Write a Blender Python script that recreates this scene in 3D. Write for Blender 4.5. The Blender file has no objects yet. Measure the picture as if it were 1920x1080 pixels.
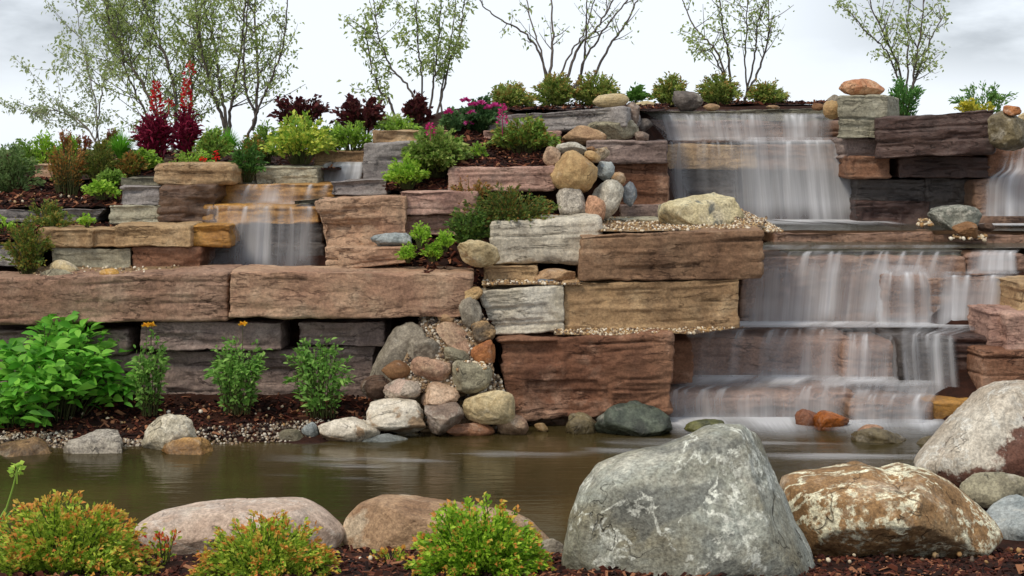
import bpy, bmesh, math, random
import numpy as np
rad = math.radians

# ------------------------------------------------------------------ camera, sky, sun, exposure
SC = bpy.context.scene
COL = SC.collection
F = 2637.0            # focal length in photo pixels (1920 wide)
HORIZON = 280.0       # photo row of the eye level
EYE = 2.0             # eye height over the pond
cam = bpy.data.cameras.new('camera')
cam_o = bpy.data.objects.new('camera', cam)
COL.objects.link(cam_o)
cam.sensor_width = 36.0
cam.lens = 36.0 * F / 1920.0
cam.shift_y = -(540.0 - HORIZON) / 1920.0
cam.clip_end = 9000
cam_o.location = (0, 0, EYE)
cam_o.rotation_euler = (rad(90), 0, 0)
SC.camera = cam_o

SUN_EL, SUN_AZ = 52.0, -140.0     # elevation; azimuth from +Y, negative to the left
wd = bpy.data.worlds.new('World')
SC.world = wd
wd.use_nodes = True
def build_world():
    t = wd.node_tree
    t.nodes.clear()
    N = t.nodes.new
    L = t.links.new
    out = N('ShaderNodeOutputWorld'); bg = N('ShaderNodeBackground')
    sky = N('ShaderNodeTexSky'); sky.sky_type = 'NISHITA'; sky.sun_disc = False
    sky.sun_elevation = rad(SUN_EL); sky.sun_rotation = rad(SUN_AZ)
    tc = N('ShaderNodeTexCoord')
    sep = N('ShaderNodeSeparateXYZ'); L(tc.outputs['Generated'], sep.inputs[0])
    mp = N('ShaderNodeMapping'); mp.inputs['Scale'].default_value = (3.2, 3.2, 9.0); mp.inputs['Location'].default_value = (.3, 0, .4)
    L(tc.outputs['Generated'], mp.inputs[0])
    nz = N('ShaderNodeTexNoise'); nz.inputs['Scale'].default_value = 1.6; nz.inputs['Detail'].default_value = 6; nz.inputs['Roughness'].default_value = .55
    L(mp.outputs[0], nz.inputs['Vector'])
    ab = N('ShaderNodeMath'); ab.operation = 'ABSOLUTE'; L(sep.outputs[0], ab.inputs[0])
    mr = N('ShaderNodeMapRange'); mr.inputs[1].default_value = .15; mr.inputs[2].default_value = .34; mr.interpolation_type = 'SMOOTHSTEP'
    L(ab.outputs[0], mr.inputs[0])
    mh = N('ShaderNodeMapRange'); mh.inputs[1].default_value = .03; mh.inputs[2].default_value = .085; mh.interpolation_type = 'SMOOTHSTEP'
    L(sep.outputs[2], mh.inputs[0])
    rm = N('ShaderNodeMapRange'); rm.inputs[1].default_value = .34; rm.inputs[2].default_value = .52
    L(nz.outputs[0], rm.inputs[0])
    m1 = N('ShaderNodeMath'); m1.operation = 'MULTIPLY'; L(mr.outputs[0], m1.inputs[0]); L(mh.outputs[0], m1.inputs[1])
    m2 = N('ShaderNodeMath'); m2.operation = 'MULTIPLY'; L(m1.outputs[0], m2.inputs[0]); L(rm.outputs[0], m2.inputs[1])
    cl = N('ShaderNodeMix'); cl.data_type = 'RGBA'
    cl.inputs[6].default_value = (9.3, 9.9, 10.6, 1); cl.inputs[7].default_value = (4.7, 5.1, 5.6, 1)
    L(m2.outputs[0], cl.inputs[0])
    mx = N('ShaderNodeMix'); mx.data_type = 'RGBA'; mx.inputs[0].default_value = .93
    L(sky.outputs[0], mx.inputs[6]); L(cl.outputs[2], mx.inputs[7])
    L(mx.outputs[2], bg.inputs[0]); bg.inputs[1].default_value = .1
    L(bg.outputs[0], out.inputs[0])
build_world()
sl = bpy.data.lights.new('sun', 'SUN'); sl.energy = 1.9; sl.angle = rad(14); sl.color = (1.0, .89, .74)
so = bpy.data.objects.new('sun', sl); COL.objects.link(so)
_a = rad(SUN_AZ); _e = rad(SUN_EL)
from mathutils import Vector
so.rotation_euler = (-Vector((math.sin(_a)*math.cos(_e), math.cos(_a)*math.cos(_e), math.sin(_e)))).to_track_quat('-Z', 'Y').to_euler()
so.location = (-6, -6, 12)
SC.view_settings.view_transform = 'Standard'
SC.view_settings.look = 'None'
SC.view_settings.exposure = 0.1
SC.view_settings.gamma = 1.0
SC.render.engine = 'CYCLES'
SC.cycles.transparent_max_bounces = 24
SC.cycles.max_bounces = 8
SC.cycles.diffuse_bounces = 3

# ------------------------------------------------------------------ helpers
def P(px, py, Y):
    """photo pixel at distance Y -> point in the place"""
    return np.array([(px - 960.0) / F * Y, Y, EYE - (py - HORIZON) / F * Y])

def lin(c):
    c = np.array(c, float) / 255.0
    return np.where(c <= .04045, c / 12.92, ((c + .055) / 1.055) ** 2.4)
ALB = 1.12
def alb(c, k=1.0):
    return tuple(np.clip(lin(c) * ALB * k, .004, .8)) + (1.0,)

def _h(ix, iy, iz, seed):
    h = (ix.astype(np.int64) * 374761393 + iy.astype(np.int64) * 668265263 + iz.astype(np.int64) * 2147483647 + seed * 974711) & 0xffffffff
    h = ((h ^ (h >> 13)) * 1274126177) & 0xffffffff
    h = ((h ^ (h >> 16)) * 2246822519) & 0xffffffff
    return ((h ^ (h >> 15)) & 0xffffff) / float(0x7fffff) - 1.0
def vn(p, seed=0):
    p = np.asarray(p, float)
    i = np.floor(p); f = p - i
    f = f * f * f * (f * (f * 6 - 15) + 10)
    ix, iy, iz = i[:, 0], i[:, 1], i[:, 2]
    fx, fy, fz = f[:, 0], f[:, 1], f[:, 2]
    r = 0
    for a in (0, 1):
        wx = fx if a else 1 - fx
        for b in (0, 1):
            wy = fy if b else 1 - fy
            for c in (0, 1):
                wz = fz if c else 1 - fz
                r = r + wx * wy * wz * _h(ix + a, iy + b, iz + c, seed)
    return r
def fbm(p, o=4, seed=0, g=.5):
    r = 0; a = 1.0; s = 0; p = np.asarray(p, float)
    for k in range(o):
        r = r + a * vn(p, seed + k * 17); s += a; a *= g; p = p * 2.03 + 7.7
    return r / s

def tagit(o, label=None, cat=None, group=None, kind=None):
    if label: o['label'] = label
    if cat: o['category'] = cat
    if group: o['group'] = group
    if kind: o['kind'] = kind
    return o
def empty(name, loc):
    o = bpy.data.objects.new(name, None); COL.objects.link(o)
    o.location = tuple(loc); o.empty_display_size = .1
    return o
def mesh(name, V, faces, mats, parent=None, loc=None, smooth=True, mi=None, attrs=None, uv=None):
    """faces: list of (M,3)/(M,4) int arrays"""
    V = np.asarray(V, float)
    if loc is None:
        loc = np.array([0, 0, 0.]) if parent is not None else np.array([V[:, 0].mean(), V[:, 1].mean(), V[:, 2].min()])
    base = np.array(parent_world(parent)) if parent is not None else np.array(loc)
    me = bpy.data.meshes.new(name)
    me.vertices.add(len(V))
    me.vertices.foreach_set('co', (V - base).astype(np.float32).ravel())
    lp, st, n = [], [], 0
    for f in faces:
        f = np.asarray(f, np.int32)
        if not len(f): continue
        lp.append(f.ravel()); st.append(n + np.arange(len(f)) * f.shape[1]); n += f.size
    lp = np.concatenate(lp); st = np.concatenate(st)
    me.loops.add(n); me.loops.foreach_set('vertex_index', lp)
    me.polygons.add(len(st)); me.polygons.foreach_set('loop_start', st.astype(np.int32))
    if mi is not None: me.polygons.foreach_set('material_index', np.asarray(mi, np.int32))
    me.polygons.foreach_set('use_smooth', np.full(len(st), smooth))
    if attrs:
        for k, v in attrs.items():
            me.attributes.new(k, 'FLOAT', 'POINT').data.foreach_set('value', np.asarray(v, np.float32))
    if uv is not None:
        me.uv_layers.new(name='UVMap').data.foreach_set('uv', np.asarray(uv, np.float32)[lp].ravel())
    me.update(calc_edges=True)
    for m in (mats if isinstance(mats, (list, tuple)) else [mats]): me.materials.append(m)
    o = bpy.data.objects.new(name, me); COL.objects.link(o)
    if parent is not None: o.parent = parent
    else: o.location = tuple(base)
    return o
def parent_world(p):
    v = np.array(p.location, float)
    while p.parent is not None:
        p = p.parent; v = v + np.array(p.location, float)
    return v

_ico = {}
def ico(n):
    if n not in _ico:
        bm = bmesh.new(); bmesh.ops.create_icosphere(bm, subdivisions=n, radius=1.0)
        bm.verts.ensure_lookup_table()
        _ico[n] = (np.array([v.co[:] for v in bm.verts]), np.array([[v.index for v in f.verts] for f in bm.faces], np.int32))
        bm.free()
    return _ico[n]

# ------------------------------------------------------------------ materials
class NT:
    def __init__(s, name):
        s.m = bpy.data.materials.new(name); s.m.use_nodes = True
        s.t = s.m.node_tree; s.t.nodes.clear()
        s.out = s.n('ShaderNodeOutputMaterial')
    def n(s, k): return s.t.nodes.new(k)
    def l(s, a, b): s.t.links.new(a, b)
    def put(s, a, b):
        if isinstance(a, (int, float)): b.default_value = a
        elif isinstance(a, (tuple, list)): b.default_value = a
        else: s.l(a, b)
    def pos(s, scale=(1, 1, 1), off=(0, 0, 0), rot=(0, 0, 0)):
        g = s.n('ShaderNodeNewGeometry'); mp = s.n('ShaderNodeMapping')
        mp.inputs['Scale'].default_value = scale; mp.inputs['Location'].default_value = off; mp.inputs['Rotation'].default_value = rot
        s.l(g.outputs['Position'], mp.inputs[0]); return mp.outputs[0]
    def noise(s, vec, scale=1., detail=4., rough=.55, dist=0.):
        x = s.n('ShaderNodeTexNoise'); x.inputs['Scale'].default_value = scale; x.inputs['Detail'].default_value = detail
        x.inputs['Roughness'].default_value = rough; x.inputs['Distortion'].default_value = dist
        s.l(vec, x.inputs['Vector']); return x.outputs[0]
    def rng(s, v, a, b, c=0., d=1.):
        x = s.n('ShaderNodeMapRange'); s.put(v, x.inputs[0])
        for k, q in enumerate((a, b, c, d)): x.inputs[k + 1].default_value = q
        return x.outputs[0]
    def math(s, op, a, b=0.):
        x = s.n('ShaderNodeMath'); x.operation = op; s.put(a, x.inputs[0]); s.put(b, x.inputs[1]); return x.outputs[0]
    def mix(s, f, a, b, mode='MIX'):
        x = s.n('ShaderNodeMix'); x.data_type = 'RGBA'; x.blend_type = mode
        s.put(f, x.inputs[0]); s.put(a, x.inputs[6]); s.put(b, x.inputs[7]); return x.outputs[2]
    def bump(s, h, strength=.5, dist=.01, normal=None):
        x = s.n('ShaderNodeBump'); x.inputs['Strength'].default_value = strength; x.inputs['Distance'].default_value = dist
        s.l(h, x.inputs['Height'])
        if normal is not None: s.l(normal, x.inputs['Normal'])
        return x.outputs[0]
    def principled(s, col, rough=.8, normal=None, spec=.3):
        b = s.n('ShaderNodeBsdfPrincipled'); s.put(col, b.inputs['Base Color']); s.put(rough, b.inputs['Roughness'])
        b.inputs['Specular IOR Level'].default_value = spec
        if normal is not None: s.l(normal, b.inputs['Normal'])
        return b.outputs[0]
    def wet(s, c, rough):
        g = s.n('ShaderNodeNewGeometry'); sp = s.n('ShaderNodeSeparateXYZ'); s.l(g.outputs['Position'], sp.inputs[0])
        nz = s.noise(s.pos(), 7, 4, .6)
        w = s.rng(s.math('ADD', sp.outputs[2], s.math('MULTIPLY', s.math('SUBTRACT', nz, .5), .10)), .15, .09)
        far = s.rng(sp.outputs[1], 8.4, 8.7)
        w = s.math('MULTIPLY', w, far)
        return s.mix(s.math('MULTIPLY', w, .8), c, s.mix(1.0, c, (.42, .40, .36, 1), 'MULTIPLY')), s.math('SUBTRACT', rough, s.math('MULTIPLY', w, rough * .6))
    def done(s, sh): s.l(sh, s.out.inputs[0]); return s.m

def block_mat(name, A, B, dark, pale, strata=.5, rough=.85, paleamt=.5, spec=.25):
    t = NT(name)
    def tone(c, k):
        c = np.array(c, float); g = c.mean(); sat = min(1, np.ptp(c) / 40.); c = g + (c - g) * .84 + np.array([1.0, 0, 0]) * sat; return alb(np.clip(c, 8, 235), k)
    A, B, dark, pale = tone(A, 1.16), tone(B, 1.16), tone(dark, 1.15), tone(pale, 1.1)
    n1 = t.noise(t.pos(), 1.7, 6, .6, .4)
    c = t.mix(t.rng(n1, .36, .64), A, B)
    ns = t.noise(t.pos((3.4, 3.4, 9), rot=(0, rad(1.5), 0)), 1.0, 9, .74, .9)
    c = t.mix(t.math('MULTIPLY', t.rng(ns, .5, .72), strata), c, dark)
    n4 = t.noise(t.pos(off=(5, 3, 9)), 2.6, 8, .7)
    c = t.mix(t.math('MULTIPLY', t.rng(n4, .53, .66), paleamt), c, pale)
    n5 = t.noise(t.pos((1.6, 1.6, .7), off=(15, 1, 2)), 1.3, 5, .6)
    c = t.mix(t.math('MULTIPLY', t.rng(n5, .54, .68), .6), c, dark)
    n3 = t.noise(t.pos(), 55, 5, .75)
    c = t.mix(.9, c, t.mix(t.rng(n3, .3, .7), (.55, .55, .55, 1), (1.42, 1.4, 1.36, 1)), 'MULTIPLY')
    n6 = t.noise(t.pos((1, 1, 1.8)), 16, 7, .75)
    c = t.mix(.65, c, t.mix(t.rng(n6, .32, .68), (.66, .65, .66, 1), (1.3, 1.28, 1.24, 1)), 'MULTIPLY')
    n7 = t.noise(t.pos((1.5, 1.5, 2.4), off=(9, 4, 2)), 2.6, 9, .75, .8)
    c = t.mix(t.math('MULTIPLY', t.rng(n7, .60, .68), .35), c, dark)
    w = t.noise(t.pos((1.0, 1.0, 5.5), off=(31, 7, 3), rot=(0, rad(2), 0)), 2.2, 6, .6, .6)
    gate = t.rng(t.noise(t.pos(off=(2, 30, 8)), 2.4, 4, .6), .46, .56)
    line = t.math('MULTIPLY', t.rng(t.math('ABSOLUTE', t.math('SUBTRACT', w, .5)), .012, .003), gate)
    c = t.mix(t.math('MULTIPLY', line, .7), c, dark)
    c, rgh = t.wet(c, rough)
    b = t.bump(ns, .25, .02)
    b = t.bump(n6, .8, .014, b)
    b = t.bump(t.math('SUBTRACT', 1.0, line), .8, .02, b)
    b = t.bump(n3, .6, .005, b)
    return t.done(t.principled(c, rgh, b, spec))

PAL = {}
def pal(k):
    D = {
     'pinkbrown': ((152,122,102),(132,100,80),(96,72,58),(182,156,132)),
     'tanpink':   ((172,142,114),(154,116,92),(118,86,70),(198,174,146)),
     'redbrown':  ((134,96,72),(112,74,54),(72,46,36),(180,146,122)),
     'brownwet':  ((104,80,60),(84,60,46),(50,36,30),(142,114,90)),
     'tan':       ((170,142,102),(146,116,82),(106,82,58),(196,174,138)),
     'tanbrown':  ((146,116,88),(122,92,68),(84,60,46),(178,152,122)),
     'greywhite': ((186,180,164),(156,148,128),(108,100,88),(206,204,194)),
     'greygreen': ((162,160,140),(140,134,112),(100,96,82),(192,190,172)),
     'purplegrey':((142,124,116),(120,102,96),(80,67,64),(172,158,148)),
     'slate':     ((136,132,130),(114,106,106),(78,72,72),(168,164,158)),
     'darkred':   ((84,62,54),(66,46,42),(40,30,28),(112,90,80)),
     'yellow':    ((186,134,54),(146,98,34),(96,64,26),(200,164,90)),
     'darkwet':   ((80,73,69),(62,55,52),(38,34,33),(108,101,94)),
     'pink':      ((172,138,122),(150,114,102),(110,82,74),(198,172,156)),
     'fallbrown': ((140,108,86),(114,84,66),(72,52,44),(166,140,118)),
     'wetrosy':   ((148,116,98),(122,92,76),(76,56,48),(172,146,126)),
     'greenslab': ((112,110,94),(92,90,76),(62,62,54),(142,140,124)),
    }
    if k not in PAL:
        a = D[k]
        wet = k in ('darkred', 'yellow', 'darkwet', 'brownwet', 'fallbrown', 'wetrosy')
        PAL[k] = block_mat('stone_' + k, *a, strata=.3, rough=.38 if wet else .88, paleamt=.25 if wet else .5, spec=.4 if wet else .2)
    return PAL[k]

ROCKM = {}
def rock_mat(A, B, speck=.5, vein=0., stain=None, stainamt=.6, rough=.75, vscale=2.2, light=(212,208,196), big=4.5, band=None):
    key = (band, A, B, speck, vein, stain, stainamt, rough, vscale, light, big)
    if key in ROCKM: return ROCKM[key]
    t = NT('rock_surface')
    a, b_ = alb(A), alb(B)
    n1 = t.noise(t.pos(), big * 1.6, 7, .62, .6)
    c = t.mix(t.rng(n1, .38, .62), a, b_)
    nd = t.noise(t.pos((1, 1, .8), off=(17, 3, 6)), big * 1.1, 8, .7, .5)
    c = t.mix(t.math('MULTIPLY', t.rng(nd, .54, .66), .45), c, tuple(.45 * x for x in b_[:3]) + (1,))
    c = t.mix(t.math('MULTIPLY', t.rng(nd, .44, .34), .4), c, alb((206, 200, 186)))
    if stain:
        n2 = t.noise(t.pos(off=(3, 8, 1)), big, 6, .6, .8)
        c = t.mix(t.math('MULTIPLY', t.rng(n2, .52, .58), stainamt), c, alb(stain))
    if vein:
        w = t.noise(t.pos(off=(11, 2, 5)), vscale, 7, .62, .9)
        r = t.math('ABSOLUTE', t.math('SUBTRACT', w, .5))
        ridge = t.rng(r, .024, .010)
        br = t.noise(t.pos(off=(1, 7, 2)), 14, 6, .75)
        patch = t.noise(t.pos(off=(4, 4, 14)), vscale * 1.1, 9, .72)
        pm = t.math('MULTIPLY', t.rng(patch, .56, .60), .95)
        v = t.math('MULTIPLY', t.math('MAXIMUM', ridge, pm), t.rng(br, .44, .52))
        c = t.mix(t.math('MULTIPLY', v, vein), c, alb(light))
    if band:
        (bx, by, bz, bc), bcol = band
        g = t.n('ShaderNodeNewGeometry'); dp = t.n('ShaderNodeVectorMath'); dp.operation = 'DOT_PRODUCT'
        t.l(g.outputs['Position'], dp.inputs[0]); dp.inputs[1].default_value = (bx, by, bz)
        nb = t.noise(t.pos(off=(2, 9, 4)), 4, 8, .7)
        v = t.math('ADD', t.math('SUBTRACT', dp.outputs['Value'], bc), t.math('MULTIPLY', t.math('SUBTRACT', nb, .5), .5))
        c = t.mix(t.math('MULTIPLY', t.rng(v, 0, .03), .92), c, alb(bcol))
    n3 = t.noise(t.pos(), 70, 4, .7)
    n3b = t.noise(t.pos(), 24, 5, .7)
    c = t.mix(speck, c, t.mix(t.rng(n3, .36, .64), (.55, .54, .53, 1), (1.4, 1.4, 1.38, 1)), 'MULTIPLY')
    c = t.mix(speck * .8, c, t.mix(t.rng(n3b, .34, .66), (.6, .58, .56, 1), (1.34, 1.34, 1.32, 1)), 'MULTIPLY')
    bp = t.bump(n1, .5, .03); bp = t.bump(n3b, .8, .014, bp); bp = t.bump(n3, .4, .003, bp)
    cw = t.noise(t.pos(off=(21, 9, 4)), 2.4, 4, .55, .9)
    cg = t.rng(t.noise(t.pos(off=(8, 1, 19)), 3, 3, .5), .5, .58)
    ck = t.math('MULTIPLY', t.rng(t.math('ABSOLUTE', t.math('SUBTRACT', cw, .5)), .007, .002), cg)
    c = t.mix(t.math('MULTIPLY', ck, .65), c, tuple(.3 * x for x in b_[:3]) + (1,))
    bp = t.bump(t.math('SUBTRACT', 1.0, ck), .7, .015, bp)
    c, rgh = t.wet(c, rough)
    ROCKM[key] = t.done(t.principled(c, rgh, bp, .3))
    return ROCKM[key]

LEAFM = {}
def leaf_mat(cols, trans=.35, rough=.5):
    key = (tuple(cols), trans)
    if key in LEAFM: return LEAFM[key]
    t = NT('leaf_surface')
    g = t.n('ShaderNodeNewGeometry'); r = t.n('ShaderNodeValToRGB')
    el = r.color_ramp.elements
    while len(el) < len(cols): el.new(.5)
    for k, c in enumerate(cols):
        el[k].position = k / max(1, len(cols) - 1); el[k].color = alb(c, 1.14)
    t.l(g.outputs['Random Per Island'], r.inputs[0])
    b = t.principled(r.outputs[0], rough, None, .25)
    tr = t.n('ShaderNodeBsdfTranslucent'); t.l(r.outputs[0], tr.inputs[0])
    mx = t.n('ShaderNodeMixShader'); mx.inputs[0].default_value = trans
    t.l(b, mx.inputs[1]); t.l(tr.outputs[0], mx.inputs[2])
    LEAFM[key] = t.done(mx.outputs[0]); return LEAFM[key]
def plain_mat(name, cols, rough=.8):
    t = NT(name)
    n = t.noise(t.pos(), 22, 5, .7)
    c = t.mix(t.rng(n, .35, .65), alb(cols[0]), alb(cols[1]))
    return t.done(t.principled(c, rough, t.bump(n, .5, .006), .2))
def chip_mat(name, cols, rough=.85, spec=.2):
    t = NT(name)
    g = t.n('ShaderNodeNewGeometry'); r = t.n('ShaderNodeValToRGB'); r.color_ramp.interpolation = 'CONSTANT'
    el = r.color_ramp.elements
    while len(el) < len(cols): el.new(.5)
    for k, c in enumerate(cols):
        el[k].position = k / len(cols); el[k].color = alb(c)
    t.l(g.outputs['Random Per Island'], r.inputs[0])
    n = t.noise(t.pos(), 90, 3, .7)
    c = t.mix(.7, r.outputs[0], t.mix(n, (.5, .5, .5, 1), (1.5, 1.5, 1.5, 1)), 'MULTIPLY')
    return t.done(t.principled(c, rough, None, spec))
M_MULCH = plain_mat('mulch_soil', [(50,29,23),(34,21,18)], .9)
M_CHIP = chip_mat('mulch_chips', [(78,38,28),(56,28,22),(40,23,19),(92,50,36),(34,20,17),(124,78,56),(64,32,25),(48,26,20),(70,40,28),(30,19,17),(150,104,76),(58,30,22)])
M_GRAVELBED = plain_mat('gravel_bed', [(150,126,96),(112,92,70)], .9)
M_PEB = chip_mat('gravel_pebbles', [(176,150,112),(140,112,80),(204,190,164),(120,98,78),(160,126,84),(188,172,148),(98,84,72),(216,206,188)], .6)
M_PEBD = chip_mat('bank_pebbles', [(150,134,112),(112,96,80),(196,188,172),(78,66,58),(134,112,88),(170,160,146),(60,52,48)], .6)
M_BARK = plain_mat('grey_bark', [(112,104,98),(78,70,66)], .85)
M_BARKP = plain_mat('pale_bark', [(140,134,126),(96,90,84)], .85)
M_TWIG = plain_mat('green_stem', [(86,92,52),(60,62,36)], .8)
M_TWIGR = plain_mat('red_stem', [(96,58,44),(66,40,32)], .8)

def pond_mat():
    t = NT('pond_water')
    p = t.pos()
    n1 = t.noise(t.pos((.45, .8, 1)), 1.3, 4, .5)
    c = t.mix(t.rng(n1, .35, .65), (.036, .029, .010, 1), (.072, .052, .019, 1))
    w1 = t.noise(t.pos((1.2, 6.5, 1)), 2.0, 4, .55, .5)
    w2 = t.noise(t.pos((5, 18, 1)), 2.0, 3, .5, .3)
    b = t.bump(w1, .075, .05); b = t.bump(w2, .05, .02, b)
    dif = t.n('ShaderNodeBsdfDiffuse'); t.put(c, dif.inputs[0])
    gl = t.n('ShaderNodeBsdfGlossy'); gl.inputs['Roughness'].default_value = .09; t.l(b, gl.inputs['Normal'])
    fr = t.n('ShaderNodeFresnel'); fr.inputs[0].default_value = 1.42; t.l(b, fr.inputs[1])
    mx = t.n('ShaderNodeMixShader'); t.l(fr.outputs[0], mx.inputs[0]); t.l(dif.outputs[0], mx.inputs[1]); t.l(gl.outputs[0], mx.inputs[2])
    return t.done(mx.outputs[0])
def film_mat():
    t = NT('thin_water')
    w = t.noise(t.pos((3, 9, 3)), 2.0, 4, .55, .4)
    b = t.bump(w, .25, .03)
    tr = t.n('ShaderNodeBsdfTransparent'); tr.inputs[0].default_value = (.62, .62, .55, 1)
    dif = t.n('ShaderNodeBsdfDiffuse'); dif.inputs[0].default_value = (.20, .20, .15, 1)
    m0 = t.n('ShaderNodeMixShader'); m0.inputs[0].default_value = .45; t.l(tr.outputs[0], m0.inputs[1]); t.l(dif.outputs[0], m0.inputs[2])
    gl = t.n('ShaderNodeBsdfGlossy'); gl.inputs['Roughness'].default_value = .12; t.l(b, gl.inputs['Normal'])
    fr = t.n('ShaderNodeFresnel'); fr.inputs[0].default_value = 1.33; t.l(b, fr.inputs[1])
    mx = t.n('ShaderNodeMixShader'); t.l(fr.outputs[0], mx.inputs[0]); t.l(m0.outputs[0], mx.inputs[1]); t.l(gl.outputs[0], mx.inputs[2])
    return t.done(mx.outputs[0])
def white_water_mat():
    t = NT('white_water')
    at = t.n('ShaderNodeAttribute'); at.attribute_name = 'whiteness'
    uv = t.n('ShaderNodeUVMap'); mp = t.n('ShaderNodeMapping'); mp.inputs['Scale'].default_value = (60, 1.3, 1)
    t.l(uv.outputs[0], mp.inputs[0])
    n = t.noise(mp.outputs[0], 1.0, 4, .6)
    a = t.math('MULTIPLY', at.outputs['Fac'], t.rng(n, .3, .7, .88, 1.12))
    a = t.math('MINIMUM', a, .96)
    dif = t.n('ShaderNodeBsdfDiffuse'); dif.inputs[0].default_value = (.80, .81, .84, 1)
    tl = t.n('ShaderNodeBsdfTranslucent'); tl.inputs[0].default_value = (.80, .81, .84, 1)
    m0 = t.n('ShaderNodeMixShader'); m0.inputs[0].default_value = .3; t.l(dif.outputs[0], m0.inputs[1]); t.l(tl.outputs[0], m0.inputs[2])
    tr = t.n('ShaderNodeBsdfTransparent')
    mx = t.n('ShaderNodeMixShader'); t.l(a, mx.inputs[0]); t.l(tr.outputs[0], mx.inputs[1]); t.l(m0.outputs[0], mx.inputs[2])
    return t.done(mx.outputs[0])
M_POND, M_FILM, M_WHITE = pond_mat(), film_mat(), white_water_mat()

# ------------------------------------------------------------------ setting: ground, pond, pools
def smooth(x, a, b):
    t = np.clip((x - a) / (b - a), 0, 1); return t * t * (3 - 2 * t)
FRONT = [(-50, .25), (5.0, .27), (6.1, .2), (6.55, .12), (6.8, .0), (7.1, -.2), (7.9, -.4)]
PROF_E = FRONT[:4] + [(7.0, .1), (8.2, .1), (9.6, .0), (10.0, .1), (10.6, .4), (11.3, 1.0), (13.3, 1.1), (13.8, 1.7), (14.3, 2.1), (15, 2.2), (18, 2.1), (30, 1.4), (80, .9), (9000, .9)]
PROF_L = FRONT + [(8.6, -.4), (9.1, -.03), (9.3, .05), (10.0, .18), (10.25, .3), (10.55, .95), (11.1, 1.25), (11.8, 1.55), (12.6, 1.76), (13.6, 1.9), (18, 1.9), (30, 1.2), (80, .9), (9000, .9)]
PROF_C = FRONT + [(9.5, -.4), (9.9, -.1), (10.3, .2), (10.7, .9), (11.2, 1.25), (11.9, 1.6), (12.3, 2.28), (13, 2.37), (14.6, 2.43), (17, 2.45), (20, 2.3), (30, 1.4), (80, .9), (9000, .9)]
PROF_R = FRONT + [(9.7, -.4), (10.4, -.25), (10.9, .1), (11.3, .5), (11.7, .95), (13.3, 1.05), (13.8, 1.7), (14.3, 2.25), (14.9, 2.46), (16.6, 2.53), (19, 2.4), (30, 1.4), (80, .9), (9000, .9)]
def ground_z(x, y):
    x = np.asarray(x, float); y = np.asarray(y, float)
    f = [np.interp(y, [a for a, _ in p], [b for _, b in p]) for p in (PROF_L, PROF_C, PROF_R, PROF_E)]
    w1 = smooth(x / np.maximum(y, 1), -.14, -.03); w2 = smooth(x / np.maximum(y, 1), .08, .14)
    w3 = smooth(x / np.maximum(y, 1), .265, .31)
    return ((f[0] * (1 - w1) + f[1] * w1) * (1 - w2) + f[2] * w2) * (1 - w3) + f[3] * w3
def build_ground():
    ys = np.unique(np.concatenate([np.linspace(-40, 5, 10), np.arange(5, 18, .1), np.geomspace(18, 8000, 40)]))
    xs = np.unique(np.concatenate([-np.geomspace(6, 5000, 25), np.arange(-6, 6.01, .1), np.geomspace(6, 5000, 25)]))
    X, Yy = np.meshgrid(xs, ys)
    V = np.stack([X.ravel(), Yy.ravel(), ground_z(X, Yy).ravel()], 1)
    near = (np.abs(V[:, 0]) < 7) & (V[:, 1] > 4) & (V[:, 1] < 19)
    V[near, 2] += .025 * fbm(V[near] * 3, 3, 5)
    nx, ny = len(xs), len(ys)
    i, j = np.meshgrid(np.arange(nx - 1), np.arange(ny - 1)); a = (j * nx + i).ravel()
    t = NT('soil_and_grass')
    n = t.noise(t.pos(), 9, 6, .7)
    c = t.mix(t.rng(n, .35, .65), alb((58,36,28)), alb((38,25,21)))
    g = t.n('ShaderNodeNewGeometry'); sp = t.n('ShaderNodeSeparateXYZ'); t.l(g.outputs['Position'], sp.inputs[0])
    c = t.mix(t.rng(sp.outputs[1], 19, 26), c, alb((92,104,62)))
    m = t.done(t.principled(c, .95, t.bump(n, .8, .03), .1))
    o = mesh('ground', V, [np.stack([a, a + 1, a + nx + 1, a + nx], 1)], m, loc=np.zeros(3))
    tagit(o, kind='structure')
build_ground()
def sheet(name, x0, x1, y0, y1, z, m):
    nx, ny = 30, 12
    X, Yy = np.meshgrid(np.linspace(x0, x1, nx), np.linspace(y0, y1, ny))
    V = np.stack([X.ravel(), Yy.ravel(), np.full(X.size, z)], 1)
    i, j = np.meshgrid(np.arange(nx - 1), np.arange(ny - 1)); a = (j * nx + i).ravel()
    o = mesh(name, V, [np.stack([a, a + 1, a + nx + 1, a + nx], 1)], m, loc=np.array([0, 0, z]))
    return tagit(o, kind='structure')
sheet('pond_water', -9, 9, 6.5, 10.7, .055, M_POND)

def patch(c4, nx, ny, bump=.02, seed=0, loose=0.):
    """c4: front-left, front-right, back-right, back-left as (px,py,Y)"""
    A, B, C, D = [P(*q) for q in c4]
    u, v = np.meshgrid(np.linspace(0, 1, nx), np.linspace(0, 1, ny)); u = u.ravel()[:, None]; v = v.ravel()[:, None]
    V = (A * (1 - u) + B * u) * (1 - v) + (D * (1 - u) + C * u) * v
    V[:, 2] += bump * fbm(V * 4, 3, seed)
    i, j = np.meshgrid(np.arange(nx - 1), np.arange(ny - 1)); a = (j * nx + i).ravel()
    return V, np.stack([a, a + 1, a + nx + 1, a + nx], 1), (A, B, C, D)
def scatter_on(c4, n, rs, bump, seed):
    A, B, C, D = [P(*q) for q in c4]
    u = rs.rand(n)[:, None]; v = rs.rand(n)[:, None]
    p = (A * (1 - u) + B * u) * (1 - v) + (D * (1 - u) + C * u) * v
    p[:, 2] += bump * fbm(p * 4, 3, seed)
    return p
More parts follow.
